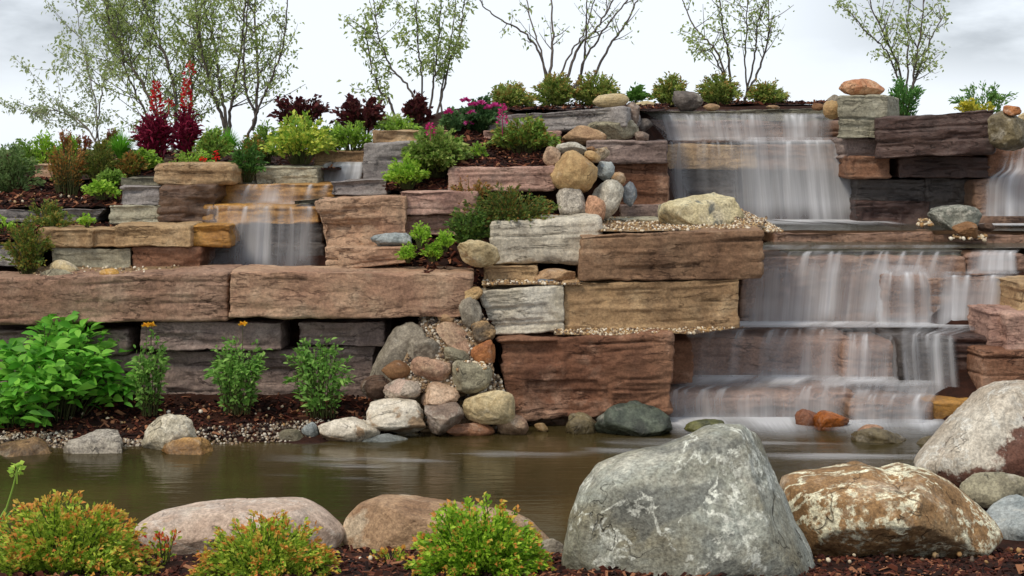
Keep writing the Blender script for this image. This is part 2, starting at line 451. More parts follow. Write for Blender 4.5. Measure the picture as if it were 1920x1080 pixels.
def rand_rot(rs, n):
    q = rs.normal(size=(n, 4)); q /= np.linalg.norm(q, axis=1)[:, None]
    w, x, y, z = q.T
    return np.stack([np.stack([1-2*(y*y+z*z), 2*(x*y-z*w), 2*(x*z+y*w)], -1), np.stack([2*(x*y+z*w), 1-2*(x*x+z*z), 2*(y*z-x*w)], -1), np.stack([2*(x*z-y*w), 2*(y*z+x*w), 1-2*(x*x+y*y)], -1)], 1)
CUBE_V = np.array([[x, y, z] for x in (-1, 1) for y in (-1, 1) for z in (-1, 1)], float)
CUBE_F = np.array([[0,1,3,2],[4,6,7,5],[0,4,5,1],[2,3,7,6],[0,2,6,4],[1,5,7,3]], np.int32)
def mulch(label, patches, n, seed, size=.016):
    rs = np.random.RandomState(seed)
    VV, QQ, MI, off = [], [], [], 0
    per = max(1, n // len(patches))
    for c4 in patches:
        V, q, _ = patch(c4, 24, 14, .03, seed)
        VV.append(V); QQ.append(q + off); off += len(V); MI.append(np.zeros(len(q)))
        p = scatter_on(c4, per, rs, .03, seed) + np.array([0, 0, .008])
        R = rand_rot(rs, per)
        R[:, 2, :] *= .55
        sz = np.stack([size * rs.uniform(.5, 2.6, per), size * rs.uniform(.2, .8, per), size * rs.uniform(.08, .3, per)], 1) * rs.choice([.6, 1, 1, 1.5], per)[:, None]
        W = np.einsum('nij,nkj->nki', R, CUBE_V[None] * sz[:, None, :]) + p[:, None, :]
        VV.append(W.reshape(-1, 3)); QQ.append((CUBE_F[None] + (np.arange(per) * 8)[:, None, None]).reshape(-1, 4) + off); off += per * 8
        MI.append(np.ones(per * 6))
    o = mesh('mulch', np.concatenate(VV), [np.concatenate(QQ)], [M_MULCH, M_CHIP], smooth=False, mi=np.concatenate(MI))
    return tagit(o, label, 'mulch', kind='stuff')
def gravel(label, patches, n, seed, size=.011, m=None, bed=True, bump=.015, name='gravel'):
    rs = np.random.RandomState(seed)
    iv, it = ico(1)
    VV, TT, QQ, mi_q, mi_t, off = [], [], [], [], [], 0
    per = max(1, n // len(patches))
    for c4 in patches:
        if bed:
            V, q, _ = patch(c4, 20, 8, bump, seed)
            VV.append(V); QQ.append(q + off); off += len(V); mi_q.append(np.zeros(len(q)))
        p = scatter_on(c4, per, rs, bump, seed) + np.array([0, 0, .004])
        R = rand_rot(rs, per)
        sz = size * rs.uniform(.45, 1.3, per)[:, None] * rs.uniform(.6, 1.2, (per, 3))
        W = np.einsum('nij,nkj->nki', R, iv[None] * sz[:, None, :]) + p[:, None, :]
        VV.append(W.reshape(-1, 3)); TT.append((it[None] + (np.arange(per) * len(iv))[:, None, None]).reshape(-1, 3) + off); off += per * len(iv)
        mi_t.append(np.ones(per * len(it)))
    fs = ([np.concatenate(QQ)] if QQ else []) + [np.concatenate(TT)]
    mi = np.concatenate(mi_q + mi_t)
    o = mesh(name, np.concatenate(VV), fs, [M_GRAVELBED, m or M_PEB], mi=mi)
    return tagit(o, label, 'gravel', kind='stuff')

# ------------------------------------------------------------------ quarried stone blocks
def axis(L, s, edge, s2):
    """lattice positions 0..L: spacing s within edge of both ends, s2 in between"""
    if L <= 2 * edge + s2:
        return np.linspace(0, L, max(3, int(L / s) + 1))
    a = np.arange(0, edge, s); m = np.linspace(edge, L - edge, max(2, int((L - 2 * edge) / s2) + 1))
    return np.concatenate([a, m, (L - a)[::-1]])
def box_lattice(ax, ay, az):
    n = (len(ax), len(ay), len(az))
    fl = []
    def grid(fix, val):
        o = [k for k in range(3) if k != fix]
        a, b = np.meshgrid(np.arange(n[o[0]] - 1), np.arange(n[o[1]] - 1)); a = a.ravel(); b = b.ravel()
        qs = []
        for da, db in ((0, 0), (1, 0), (1, 1), (0, 1)):
            c = np.zeros((len(a), 3), int); c[:, fix] = val; c[:, o[0]] = a + da; c[:, o[1]] = b + db; qs.append(c)
        q = np.stack(qs, 1)
        flip = (val == 0) ^ (fix == 1)
        return q[:, ::-1] if flip else q
    for fix in range(3):
        fl.append(grid(fix, 0)); fl.append(grid(fix, n[fix] - 1))
    q = np.concatenate(fl)
    key = (q[..., 0] * n[1] + q[..., 1]) * n[2] + q[..., 2]
    uq, inv = np.unique(key.ravel(), return_inverse=True)
    f = inv.reshape(-1, 4)
    iz = uq % n[2]; iy = (uq // n[2]) % n[1]; ix = uq // (n[1] * n[2])
    return np.stack([ax[ix], ay[iy], az[iz]], 1), f.astype(np.int32)
NBLK = [0]
def B(x0, y0, x1, y1, Y, D, pk, label, YR=None, tl=0, tr=0, bl=0, br=0, blx=0, brx=0, sx=0., r=.03, rough=1., strata=1., tilt=0., name='stone_block', group='stacked wall stones', cat='stone block', seed=None):
    """front face between photo rows/columns at distance Y (left) .. YR (right), D deep"""
    NBLK[0] += 1
    sd = seed if seed is not None else NBLK[0] * 13 + 5
    rs = np.random.RandomState(sd)
    YR = Y if YR is None else YR
    TL, TR, BR, BL = P(x0, y0 + tl, Y), P(x1, y0 + tr, YR), P(x1 + brx, y1 + br, YR), P(x0 + blx, y1 + bl, Y)
    W = np.linalg.norm(TR - TL); H = np.linalg.norm(TL - BL)
    r = min(r, H * .3, W * .3)
    ax = axis(W, .012, .06, .018); az = axis(H, .009, .05, .011); ay = axis(D, .014, .07, .05)
    p, f = box_lattice(ax, ay, az)
    size = np.array([W, D, H])
    off = rs.uniform(-50, 50, 3)
    rr = r * (.75 + 1.3 * fbm((p + off) * 5, 3, sd))[:, None].clip(.2, 2.4)
    rr = np.minimum(rr, size.min() * .45)
    inner = np.clip(p, rr, size - rr)
    d = p - inner; L = np.linalg.norm(d, axis=1)[:, None]
    n = d / np.maximum(L, 1e-6)
    q = inner + n * np.minimum(L, rr) if False else inner + n * rr * np.minimum(1, L / np.maximum(rr * .75, 1e-6))
    # big lumps, medium chips
    w = q + off
    disp = .018 * rough * fbm(w * 2.1, 3, sd + 1) + .009 * rough * fbm(w * np.array([6, 6, 12.]), 3, sd + 2) + .0045 * rough * fbm(w * np.array([22, 22, 36.]), 2, sd + 9)
    disp -= .012 * rough * np.clip(.45 - np.abs(vn(w * np.array([3.2, 3.2, 5.5]), sd + 12)) * 1.6, 0, 1) ** 2 * 4
    side = np.clip(1 - np.abs(n[:, 2]) * 1.3, 0, 1)
    tilt_ = rs.uniform(-.035, .035)
    zz = q[:, 2] + tilt_ * q[:, 0] + .035 * fbm(np.stack([w[:, 0] * 1.1, w[:, 1] * 1.1, w[:, 2] * 1.5], 1), 3, sd + 4) + .006 * fbm(w * 9, 2, sd + 14)
    # flakes: patches of the face that have split off along bedding planes, each a little deeper
    for k in range(2 + int(W / .3)):
        cx, cz = rs.uniform(0, W), rs.uniform(0, H); hw_, hh_ = rs.uniform(.08, .34), rs.uniform(.025, .09)
        e = np.maximum(np.abs(q[:, 0] - cx + .05 * vn(w * 7, sd + k)) / hw_, np.abs(zz - cz) / hh_)
        disp -= side * rs.uniform(.006, .016) * rough * strata ** .5 * np.clip((1 - e) / .10, 0, 1)
    bd, z = [], rs.uniform(.03, .1)
    while z < H + .1: bd.append(z); z += rs.uniform(.035, .15)
    bd = np.array(bd)
    k = np.searchsorted(bd, zz)
    offs = rs.uniform(-1, 1, len(bd) + 1)
    along = vn(np.stack([w[:, 0] * 1.7 + k * 9.1, k * 3.3 + 0 * zz, w[:, 1]], 1), sd + 6)
    disp += side * strata * .0075 * offs[k] * np.clip(.3 + 1.6 * along, -.2, 1)
    for b_i, b in enumerate(bd):
        a = vn(np.stack([w[:, 0] * 2.1 + b_i * 5.7, w[:, 1] * 2.1, 0 * zz + b_i], 1), sd + 7)
        disp -= side * strata * .018 * np.exp(-((zz - b) / .0065) ** 2) * np.clip(a * 2.4 - .15, 0, 1)
    for _ in range(rs.randint(0, 1 + int(W / .4))):
        cx = rs.uniform(.1, .9) * W; a = vn(np.stack([0 * zz, w[:, 2] * 6, 0 * zz + cx], 1), sd + 8)
        disp -= side * .012 * np.exp(-((q[:, 0] - cx - .03 * a - rs.uniform(-.3, .3) * (q[:, 2] - H / 2)) / .007) ** 2) * (np.abs(n[:, 1]) > .4) * np.clip(vn(np.stack([0*zz, w[:, 2]*4, 0*zz+cx*3], 1), sd)*2+.6, 0, 1)
    q = q + n * disp[:, None]
    u = (q[:, 0] / W)[:, None]; v = (q[:, 2] / H)[:, None]
    pos = (BL * (1 - u) + BR * u) * (1 - v) + (TL * (1 - u) + TR * u) * v
    ax2 = (TR - TL) / W
    dep = np.array([-ax2[1] + sx, 1.0 if abs(ax2[1]) < .99 else 1.0, tilt])
    pos = pos + q[:, 1][:, None] * dep
    o = mesh(name, pos, [f], pal(pk) if isinstance(pk, str) else pk)
    return tagit(o, label, cat, group)

# ------------------------------------------------------------------ rounded rocks
NR = [0]
def sink(v): return v
def R(x0, y0, x1, y1, Y, m, label, dep=.8, ang=0., facets=7, bump=.13, box=0., sub=5, group=None, name='rock', cat='rock', seed=None, cut=(.56, .86), fine=.05):
    NR[0] += 1
    sd = seed if seed is not None else NR[0] * 7 + 11
    rs = np.random.RandomState(sd)
    d, f = ico(sub)
    p = d.copy()
    if box:
        e = 1 - box * .55
        p = np.sign(p) * np.abs(p) ** e; p /= np.abs(p).max()
        p = p * (1 - .15 * box) + d * .15 * box
    for _ in range(facets + (4 if facets else 0)):
        n = rs.normal(size=3); n /= np.linalg.norm(n); c = rs.uniform(*cut)
        ov = p @ n - c
        p = p - n * (np.where(ov > -.06, np.where(ov > .06, ov, (ov + .06) ** 2 / .24), 0) * .85)[:, None]
    o3 = rs.uniform(-40, 40, 3)
    p = p + d * (bump * fbm(d * 1.3 + o3, 3, sd) + fine * fbm(d * 5 + o3, 3, sd + 1) + fine * .35 * fbm(d * 15 + o3, 2, sd + 2))[:, None]
    if ang:
        # stretch first so that the turn shows
        p[:, 0] *= 1.7; a = rad(ang); c_, s_ = math.cos(a), math.sin(a)
        x, z = p[:, 0].copy(), p[:, 2].copy()
        p[:, 0] = x * c_ - z * s_; p[:, 2] = x * s_ + z * c_
    lo, hi = p.min(0), p.max(0); p = (p - (lo + hi) / 2) / ((hi - lo) / 2)
    cx, cy = (x0 + x1) / 2, (y0 + y1) / 2
    hw, hh = (x1 - x0) / 2 / F * Y, (y1 - y0) / 2 / F * Y
    C = P(cx, cy, Y)
    V = C + p * np.array([hw, dep * min(hw, hh * 1.6), hh])
    o = mesh(name, V, [f], m)
    return tagit(o, label, cat, group)
def outline_rock(poly, Y, D, m, label, seed=1, facets=6, bump=.03, name='boulder', cat='boulder', group=None, pw=2.3, sub=6, fine=.012, lean=0.):
    """boulder whose silhouette follows poly (photo pixels), really D deep to each side of its middle plane"""
    rs = np.random.RandomState(seed)
    poly = np.array(poly, float); c = poly.mean(0)
    W2 = (poly - c) * np.array([1, -1]) / F * Y
    d, f = ico(sub)
    th = np.arctan2(d[:, 2], d[:, 0])
    ang = np.linspace(-math.pi, math.pi, 721)
    Rr = np.zeros(721)
    A = W2; Bq = np.roll(W2, -1, 0)
    for k, a in enumerate(ang):
        u = np.array([math.cos(a), math.sin(a)])
        e = Bq - A; den = u[0] * e[:, 1] - u[1] * e[:, 0]
        t = (A[:, 0] * e[:, 1] - A[:, 1] * e[:, 0]) / np.where(np.abs(den) < 1e-9, 1e-9, den)
        s = (A[:, 0] * u[1] - A[:, 1] * u[0]) / np.where(np.abs(den) < 1e-9, 1e-9, den)
        ok = (t > 0) & (s >= -1e-6) & (s <= 1 + 1e-6)
        Rr[k] = t[ok].max() if ok.any() else 0
    ker = np.hanning(13); ker /= ker.sum()
    ext = np.concatenate([Rr[-41:-1], Rr, Rr[1:41]]); Rr = np.convolve(ext, ker, 'same')[40:-40]
    rr = np.interp(th, ang, Rr)
    rho = np.sqrt(d[:, 0] ** 2 + d[:, 2] ** 2)
    s = (1 - np.abs(d[:, 1]) ** pw * .999) ** (1 / pw); s = s * .35 + rho * .65
    p = np.stack([rr * np.cos(th) * s, D * d[:, 1], rr * np.sin(th) * s], 1)
    mean = Rr.mean()
    for _ in range(facets):
        n = rs.normal(size=3) * np.array([.4, .8, .4]); n[1] = -abs(n[1]) - .25; n /= np.linalg.norm(n)
        cmax = (p @ n).max(); c0 = cmax * rs.uniform(.72, .9)
        ov = p @ n - c0
        p = p - n * (np.maximum(0, ov) * .8)[:, None]
    o3 = rs.uniform(-30, 30, 3)
    p = p + d * (mean * (bump * fbm(p / mean * 1.5 + o3, 3, seed) + fine * 2.2 * fbm(p / mean * 5 + o3, 5, seed + 3, .55)) + mean * .02 * -np.clip(1 - 9 * np.abs(vn(p / mean * 2.2 + o3 + 9, seed + 5)), 0, 1) * (np.abs(d[:, 1]) > .2))[:, None]
    p[:, 1] += lean * (p[:, 2] - p[:, 2].min())
    V = P(c[0], c[1], Y) + p
    o = mesh(name, V, [f], m)
    return tagit(o, label, cat, group)

# ------------------------------------------------------------------ water that falls
def fall(name, label, rows, base=.3, streaks=(), edge=.10, seed=1, fade=None, nv=60, parent=None, amp=.02, group='waterfalls of the garden', freq=6.5, gain=.8, flatw=False, env=None):
    """rows: (xl, xr, y, Y[, yr]) photo pixels and distances from upstream to the foot; density of the white water per column"""
    rows = [r if len(r) == 5 else r + (r[2],) for r in rows]
    t = np.linspace(0, 1, len(rows)); tt = np.linspace(0, 1, nv)
    arr = np.array(rows, float)
    ip = np.stack([np.interp(tt, t, arr[:, k]) for k in range(5)], 1)
    k = np.array([1, 2, 1.]) / 4
    for _ in range(2):
        q = ip.copy(); q[1:-1] = (ip[:-2] + 2 * ip[1:-1] + ip[2:]) / 4; ip = q
    wpx = (arr[:, 1] - arr[:, 0]).max()
    nu = max(12, int(wpx / 1.5))
    u = np.linspace(0, 1, nu)
    V = np.zeros((nv, nu, 3))
    for i in range(nv):
        xl, xr, y, Y, yr = ip[i]
        px = xl + (xr - xl) * u; py = y + (yr - y) * u
        V[i, :, 0] = (px - 960) / F * Y; V[i, :, 1] = Y; V[i, :, 2] = EYE - (py - HORIZON) / F * Y
    um = u * wpx / F * arr[0, 3]
    seg = np.linalg.norm(np.diff(V, axis=0), axis=2).mean(1); vm = np.concatenate([[0], np.cumsum(seg)])
    U, Vv = np.meshgrid(um, vm)
    pts = np.stack([U.ravel() * freq, Vv.ravel() * .9, np.full(U.size, seed * 3.1)], 1)
    big = fbm(pts, 3, seed)
    fine = fbm(pts * np.array([4.0, .6, 1]), 3, seed + 3)
    wig = (amp * fbm(np.stack([U.ravel() * 7, Vv.ravel() * 1.2, 0 * U.ravel()], 1), 2, seed + 5)).reshape(nv, nu)
    drop = smooth(np.linspace(0, 1, nv), .1, .5)[:, None]
    V[:, :, 1] -= .012 + np.abs(wig) * drop * 1.6
    V[:, :, 2] += .014
    mid = fbm(pts * np.array([2.1, .5, 1]), 2, seed + 8)
    if flatw: den = base * (.85 + gain * 2.3 * big + gain * .45 * fine)
    else: den = base * (.78 + gain * 1.0 * big + gain * .8 * mid + gain * .7 * fine)
    den = np.clip(den, 0.02, 1).reshape(nv, nu)
    lipv = np.linspace(0, 1, nv)[:, None]
    ev = np.interp(arr[len(arr) // 2, 0] + u * (arr[len(arr) // 2, 1] - arr[len(arr) // 2, 0]), [e[0] for e in env], [e[1] for e in env])[None, :] if env else 1.0
    den = den * ev
    rs = np.random.RandomState(seed + 77)
    thr = np.zeros((nv, nu))
    if not flatw:
        for _ in range(int(um[-1] * 8) + 2):
            cu = rs.uniform(.03, .97) * um[-1]; sg = rs.uniform(.006, .02); st_ = rs.uniform(.12, .5) ; ln = rs.uniform(.5, 1.0)
            wd_ = sg * (1 + 2.2 * smooth(lipv, .35, 1.0))
            thr += st_ * np.exp(-((um[None, :] - cu - .01 * np.sin(lipv * 5 + cu * 40)) / wd_) ** 2) * smooth(lipv, .30, .42) * (1 - .85 * smooth(lipv, .4, .4 + .6 * ln))
        foot = np.clip(.7 + 1.2 * vn(np.stack([um * 3.1, 0 * um, 0 * um + seed], 1), seed + 21), .2, 1.2)[None, :]
        thr += .26 * foot * smooth(lipv, .88, 1.0)
    xr0 = arr[:, 0].min()
    for sxp, wp, st, v0, v1 in streaks:
        uu = (sxp - arr[len(arr) // 2, 0]) / (arr[len(arr) // 2, 1] - arr[len(arr) // 2, 0])
        uw = wp / wpx
        wob = uu + .25 * uw * np.sin(np.linspace(0, 2, nv) + sxp)[:, None]
        spread = uw * (1 + .8 * np.linspace(0, 1, nv)[:, None])
        den += st * np.exp(-((u[None, :] - wob) / spread) ** 2) * smooth(np.linspace(0, 1, nv), v0, v0 + .08)[:, None] * (1 - smooth(np.linspace(0, 1, nv), v1 - .1, v1)[:, None])
    if fade is not None:
        den *= np.interp(tt, np.linspace(0, 1, len(fade)), fade)[:, None]
    den = (den * .8 + thr * .92 * np.clip(ev, .3, 1.1)) if not flatw else den
    jag = edge * (1 + .6 * fbm(np.stack([vm * 3, 0 * vm, 0 * vm + seed], 1), 2, seed))[:, None]
    den *= smooth(u[None, :], 0, 1) * 0 + np.clip(u[None, :] / jag, 0, 1) * np.clip((1 - u[None, :]) / jag, 0, 1)
    den = np.clip(den, 0, 1)
    i, j = np.meshgrid(np.arange(nu - 1), np.arange(nv - 1)); a = (j * nu + i).ravel()
    o = mesh(name, V.reshape(-1, 3), [np.stack([a, a + nu, a + nu + 1, a + 1], 1)], M_WHITE, parent=parent, attrs={'whiteness': den.ravel()}, uv=np.stack([U.ravel(), Vv.ravel()], 1))
    if parent is None: tagit(o, label, 'waterfall', group)
    return o
def water_patch(name, c4, bump=.006):
    V, q, _ = patch(c4, 40, 20, bump, 3)
    o = mesh(name, V, [q], M_FILM)
    return tagit(o, kind='structure')

# ------------------------------------------------------------------ plants
def tube(pts, r0, r1, sides=5):
    pts = np.asarray(pts, float); n = len(pts)
    tan = np.gradient(pts, axis=0); tan /= np.maximum(np.linalg.norm(tan, axis=1)[:, None], 1e-9)
    ref = np.array([0.31, .95, .05]); a = np.cross(tan, ref); a /= np.maximum(np.linalg.norm(a, axis=1)[:, None], 1e-9)
    b = np.cross(tan, a)
    rr = np.linspace(r0, r1, n)[:, None, None]
    th = np.arange(sides) * 2 * math.pi / sides
    V = pts[:, None, :] + rr * (np.cos(th)[None, :, None] * a[:, None, :] + np.sin(th)[None, :, None] * b[:, None, :])
    i, j = np.meshgrid(np.arange(sides), np.arange(n - 1)); i = i.ravel(); j = j.ravel()
    q = np.stack([j * sides + i, j * sides + (i + 1) % sides, (j + 1) * sides + (i + 1) % sides, (j + 1) * sides + i], 1)
    return V.reshape(-1, 3), q
def spline(pts, n):
    pts = np.asarray(pts, float); m = len(pts)
    t = np.linspace(0, m - 1, n); i = np.clip(t.astype(int), 0, m - 2); f = (t - i)[:, None]
    g = lambda k: pts[np.clip(k, 0, m - 1)]
    p0, p1, p2, p3 = g(i - 1), g(i), g(i + 1), g(i + 2)
    return .5 * (2 * p1 + (p2 - p0) * f + (2 * p0 - 5 * p1 + 4 * p2 - p3) * f ** 2 + (3 * p1 - p0 - 3 * p2 + p3) * f ** 3)
class Acc:
    def __init__(s): s.v, s.f, s.n = [], {3: [], 4: []}, 0
    def add(s, V, f):
        if not len(V): return
        f = np.asarray(f); s.v.append(V); s.f[f.shape[1]].append(f + s.n); s.n += len(V)
    def make(s, name, m, parent, smooth=True):
        if not s.n: return None
        return mesh(name, np.concatenate(s.v), [np.concatenate(s.f[k]) for k in (3, 4) if s.f[k]], m, parent=parent, smooth=smooth)
def unit(v): return v / np.maximum(np.linalg.norm(v, axis=-1, keepdims=True), 1e-9)
def leaves(p, d, L, w, rs, droop=.3, fold=.25, up=.6, big=False):
    """p base points, d directions, L lengths, w widths/length"""
    n = len(p); d = unit(d)
    nr = unit(rs.normal(size=(n, 3)) * (1 - up) + np.array([0, -.35, 1.0]) * up)
    s = unit(np.cross(d, nr)); nr = np.cross(s, d)
    L = L[:, None]; w = L * w
    dn = np.array([0, 0, -1.0])
    if not big:
        V = np.stack([p, p + d * L * .45 + s * w * .5 + nr * w * fold, p + d * L + dn * L * droop * .5, p + d * L * .45 - s * w * .5 + nr * w * fold], 1)
        k = (np.arange(n) * 4)[:, None]
        f = np.concatenate([np.array([[0, 1, 2]]) + k, np.array([[0, 2, 3]]) + k])
        return V.reshape(-1, 3), f
    pts = []
    prof = [(.0, .0), (.22, .36), (.5, .5), (.78, .32), (1.0, .0)]
    for t, ww in prof:
        c = p + d * L * t + dn * L * droop * t * t
        if ww == 0: pts.append(c[:, None, :])
        else: pts.append(np.stack([c + s * w * ww + nr * w * fold * ww, c, c - s * w * ww + nr * w * fold * ww], 1))
    V = np.concatenate(pts, 1)      # 0 | 1 2 3 | 4 5 6 | 7 8 9 | 10
    F0 = np.array([[0,1,2],[0,2,3],[1,4,5],[1,5,2],[2,5,6],[2,6,3],[4,7,8],[4,8,5],[5,8,9],[5,9,6],[7,10,8],[8,10,9]])
    f = (F0[None] + (np.arange(n) * 11)[:, None, None]).reshape(-1, 3)
    return V.reshape(-1, 3), f

NSH = [0]
def shrub(label, x0, y0, x1, y1, Y, cols, n=40, per=22, leaf=.04, asp=.5, name='shrub', cat='shrub', group=None, dep=None, tips=None, tipt=.82, t0=.25, shape='dome', stem=M_TWIG, sr=.004, droop=.25, big=False, up=.55, trans=.35, out=.5, seed=None, flat=0., whorl=False, tipname='young_leaves', rise=.0):
    NSH[0] += 1
    rs = np.random.RandomState(seed if seed is not None else NSH[0] * 31 + 3)
    base = P((x0 + x1) / 2, y1, Y); root = empty(name, base); tagit(root, label, cat, group)
    hw = (x1 - x0) / 2 / F * Y; H = (y1 - y0) / F * Y; hd = dep if dep else hw * .8
    st, fo, ti = Acc(), Acc(), Acc()
    if Y > 10.2: n = int(n * 1.3); per = int(per * 1.25)
    for k in range(n):
        phi = rs.uniform(0, 2 * math.pi); ro = math.sqrt(rs.rand())
        if shape == 'dome': top = H * (math.sqrt(max(0, 1 - (ro * .97) ** 2)) * rs.uniform(.66, 1.06) + .04)
        elif shape == 'upright': top = H * (1 - .35 * ro ** 2) * rs.uniform(.62, 1.02)
        else: top = H * rs.uniform(.3, 1.0) * (1 - .3 * ro)
        tip = np.array([math.cos(phi) * ro * hw, math.sin(phi) * ro * hd, max(.02, top)])
        b0 = np.array([math.cos(phi) * ro * hw, math.sin(phi) * ro * hd, 0]) * (.25 if shape == 'dome' else .45 if shape == 'upright' else .8) + np.array([0, 0, -.01])
        mid = b0 * .55 + tip * .45 + np.array([0, 0, .18 * H]) + rs.normal(size=3) * .03 * H
        cur = spline(np.array([b0, mid, tip]), 7)
        V, q = tube(cur + base, sr, sr * .4, 3); st.add(V, q)
        m = max(3, int(per * rs.uniform(.7, 1.3)))
        t = t0 + (1 - t0) * rs.rand(m) ** .8
        x = t * 6; i = np.clip(x.astype(int), 0, 5); fr = (x - i)[:, None]
        pp = cur[i] * (1 - fr) + cur[i + 1] * fr
        tg = unit(cur[i + 1] - cur[i])
        if whorl:
            a = rs.rand(m) * 2 * math.pi
            dd = np.stack([np.cos(a), np.sin(a), np.full(m, .25)], 1) * out * 1.6 + tg * .5
        else:
            dd = unit(rs.normal(size=(m, 3))) * out + tg * .55 + np.array([0, -.1, .15]) + unit(pp * np.array([1, 1, 0]) + 1e-6) * .25
        LL = leaf * rs.uniform(.6, 1.25, m) * (1.12 - .35 * t)
        pp = pp + base + rs.normal(size=(m, 3)) * leaf * .25
        is_t = (t > tipt) if tips else np.zeros(m, bool)
        if tips: is_t = is_t & (rs.rand(m) < .8)
        for acc, sel in ((fo, ~is_t), (ti, is_t)):
            if sel.any():
                V, f = leaves(pp[sel], dd[sel], LL[sel], asp, rs, droop, .25, up, big); acc.add(V, f)
    st.make('branches' if False else 'branchwork', stem, root)
    fo.make('foliage', leaf_mat(cols, trans), root)
    if tips: ti.make(tipname, leaf_mat(tips, trans), root)
    return root, base
def grass_clump(label, x0, y0, x1, y1, Y, cols, n=140, w=.008, name='grass_clump', cat='ornamental grass', group=None, arch=.35, seg=6):
    NSH[0] += 1
    rs = np.random.RandomState(NSH[0] * 31 + 3)
    base = P((x0 + x1) / 2, y1, Y); hw = (x1 - x0) / 2 / F * Y; H = (y1 - y0) / F * Y
    ac = Acc()
    for k in range(n):
        phi = rs.uniform(0, 2 * math.pi); ro = math.sqrt(rs.rand()) ; h = H * rs.uniform(.6, 1.05) * (1 - .3 * ro)
        dr = np.array([math.cos(phi), math.sin(phi), 0])
        t = np.linspace(0, 1, seg)[:, None]
        c = base + dr * hw * (.12 * ro + ro * t ** 1.6) + np.array([0, 0, 1]) * h * (t - arch * ro * t ** 3)
        s = np.cross(dr, [0, 0, 1]) * .7 + dr * rs.uniform(-.4, .4)
        ww = w * (1 - t ** 1.5) * .5 + .0006
        V = np.stack([c + s * ww, c - s * ww], 1).reshape(-1, 3)
        i = np.arange(seg - 1) * 2
        ac.add(V, np.stack([i, i + 1, i + 3, i + 2], 1))
    o = mesh(name, np.concatenate(ac.v), [np.concatenate(ac.f[4])], leaf_mat(cols, .3), loc=base)
    return tagit(o, label, cat, group), base
def bloom(root, centre, r, h, cols, n=60, kind='spike', name='flower_spike', size=.02, seed=1):
    rs = np.random.RandomState(seed)
    ac = Acc()
    t = rs.rand(n)
    a = rs.rand(n) * 2 * math.pi
    if kind == 'spike':
        rad_ = r * (1 - .75 * t)
        p = centre + np.stack([np.cos(a) * rad_, np.sin(a) * rad_, t * h], 1)
        d = np.stack([np.cos(a), np.sin(a), np.full(n, .45)], 1)
    else:
        q = unit(rs.normal(size=(n, 3))); q[:, 2] = np.abs(q[:, 2]) * .6
        p = centre + q * r * .3; d = q + np.array([0, 0, .15])
    V, f = leaves(p, d, np.full(n, size) * rs.uniform(.7, 1.3, n), .7, rs, .1, .2, .3)
    ac.add(V, f)
    if kind == 'spike':
        V, q = tube(np.array([centre - [0, 0, h * .6], centre + [0, 0, h * .95]]), .004, .002, 4); ac.add(V, q)
    return ac.make(name, leaf_mat(cols, .25), root)

def tree(label, stems, Y, cols, nleaf=900, leaf=.06, twigs=9, r=.022, spreadY=.5, name='tree', bark=None, seed=1, lift=30, tw=.55, lo=.3, clump=5, group='slender young trees along the top', asp=.5):
    rs = np.random.RandomState(seed)
    b = stems[0][0]; base = P(b[0], b[1] + lift, Y); root = empty(name, base); tagit(root, label, 'tree', group)
    bark = bark or M_BARK
    spots = []
    for k, st in enumerate(stems):
        m = len(st); dy = rs.uniform(-1, 1) * spreadY
        pts = np.array([P(x, y, Y + dy * (j / (m - 1)) ** 1.2) for j, (x, y) in enumerate(st)])
        if k == 0 or True:
            pts = np.concatenate([[P(st[0][0] + (b[0] - st[0][0]) * .4, st[0][1] + lift, Y)], pts])
        cur = spline(pts, 6 * len(pts)); cur[3:] += rs.normal(size=(len(cur) - 3, 3)) * .006
        ac = Acc(); rr = r * rs.uniform(.7, 1.1)
        V, q = tube(cur, rr, rr * .3, 7); ac.add(V, q)
        nt = max(2, int(twigs * rs.uniform(.7, 1.3)))
        for _ in range(nt):
            i = int(len(cur) * rs.uniform(lo, .98)); i = min(i, len(cur) - 2)
            tg = unit(cur[i + 1] - cur[i]); d = unit(tg * .8 + rs.normal(size=3) * np.array([.8, .8, .35]))
            L = tw * rs.uniform(.35, 1.0) * (1.15 - .5 * i / len(cur))
            e = np.array([cur[i], cur[i] + d * L * .5 + [0, 0, .05 * L], cur[i] + d * L + np.array([0, 0, .22 * L])])
            c = spline(e, 7); V, q = tube(c, rr * .35, .002, 4); ac.add(V, q)
            spots += [(c[j], unit(c[j] - c[j - 1])) for j in (2, 3, 4, 5, 6)]
            if rs.rand() < .7:
                j = rs.randint(2, 6); d2 = unit(d + rs.normal(size=3) * .7); L2 = L * .5
                c2 = spline(np.array([c[j], c[j] + d2 * L2 * .5, c[j] + d2 * L2 + [0, 0, .04]]), 5); V, q = tube(c2, rr * .2, .0015, 3); ac.add(V, q)
                spots += [(c2[q_], unit(c2[q_] - c2[q_ - 1])) for q_ in (1, 2, 3, 4)]
        spots += [(cur[i], unit(cur[min(i + 1, len(cur) - 1)] - cur[i - 1])) for i in range(int(len(cur) * (lo + .1)), len(cur), 2)]
        ac.make('stem', bark, root)
    idx = rs.randint(0, len(spots), nleaf)
    p = np.array([spots[i][0] for i in idx]); tg = np.array([spots[i][1] for i in idx])
    p = p + rs.normal(size=p.shape) * leaf * .7
    d = unit(rs.normal(size=p.shape)) * .9 + tg * .5 + np.array([.1, 0, -.35])
    V, f = leaves(p, d, leaf * rs.uniform(.55, 1.25, nleaf), asp, rs, .35, .22, .35)
    mesh('crown', V, [f], leaf_mat(cols, .55), parent=root)
    return root
def PZ(px, Y, z): return (px, HORIZON + (EYE - z) / Y * F, Y)

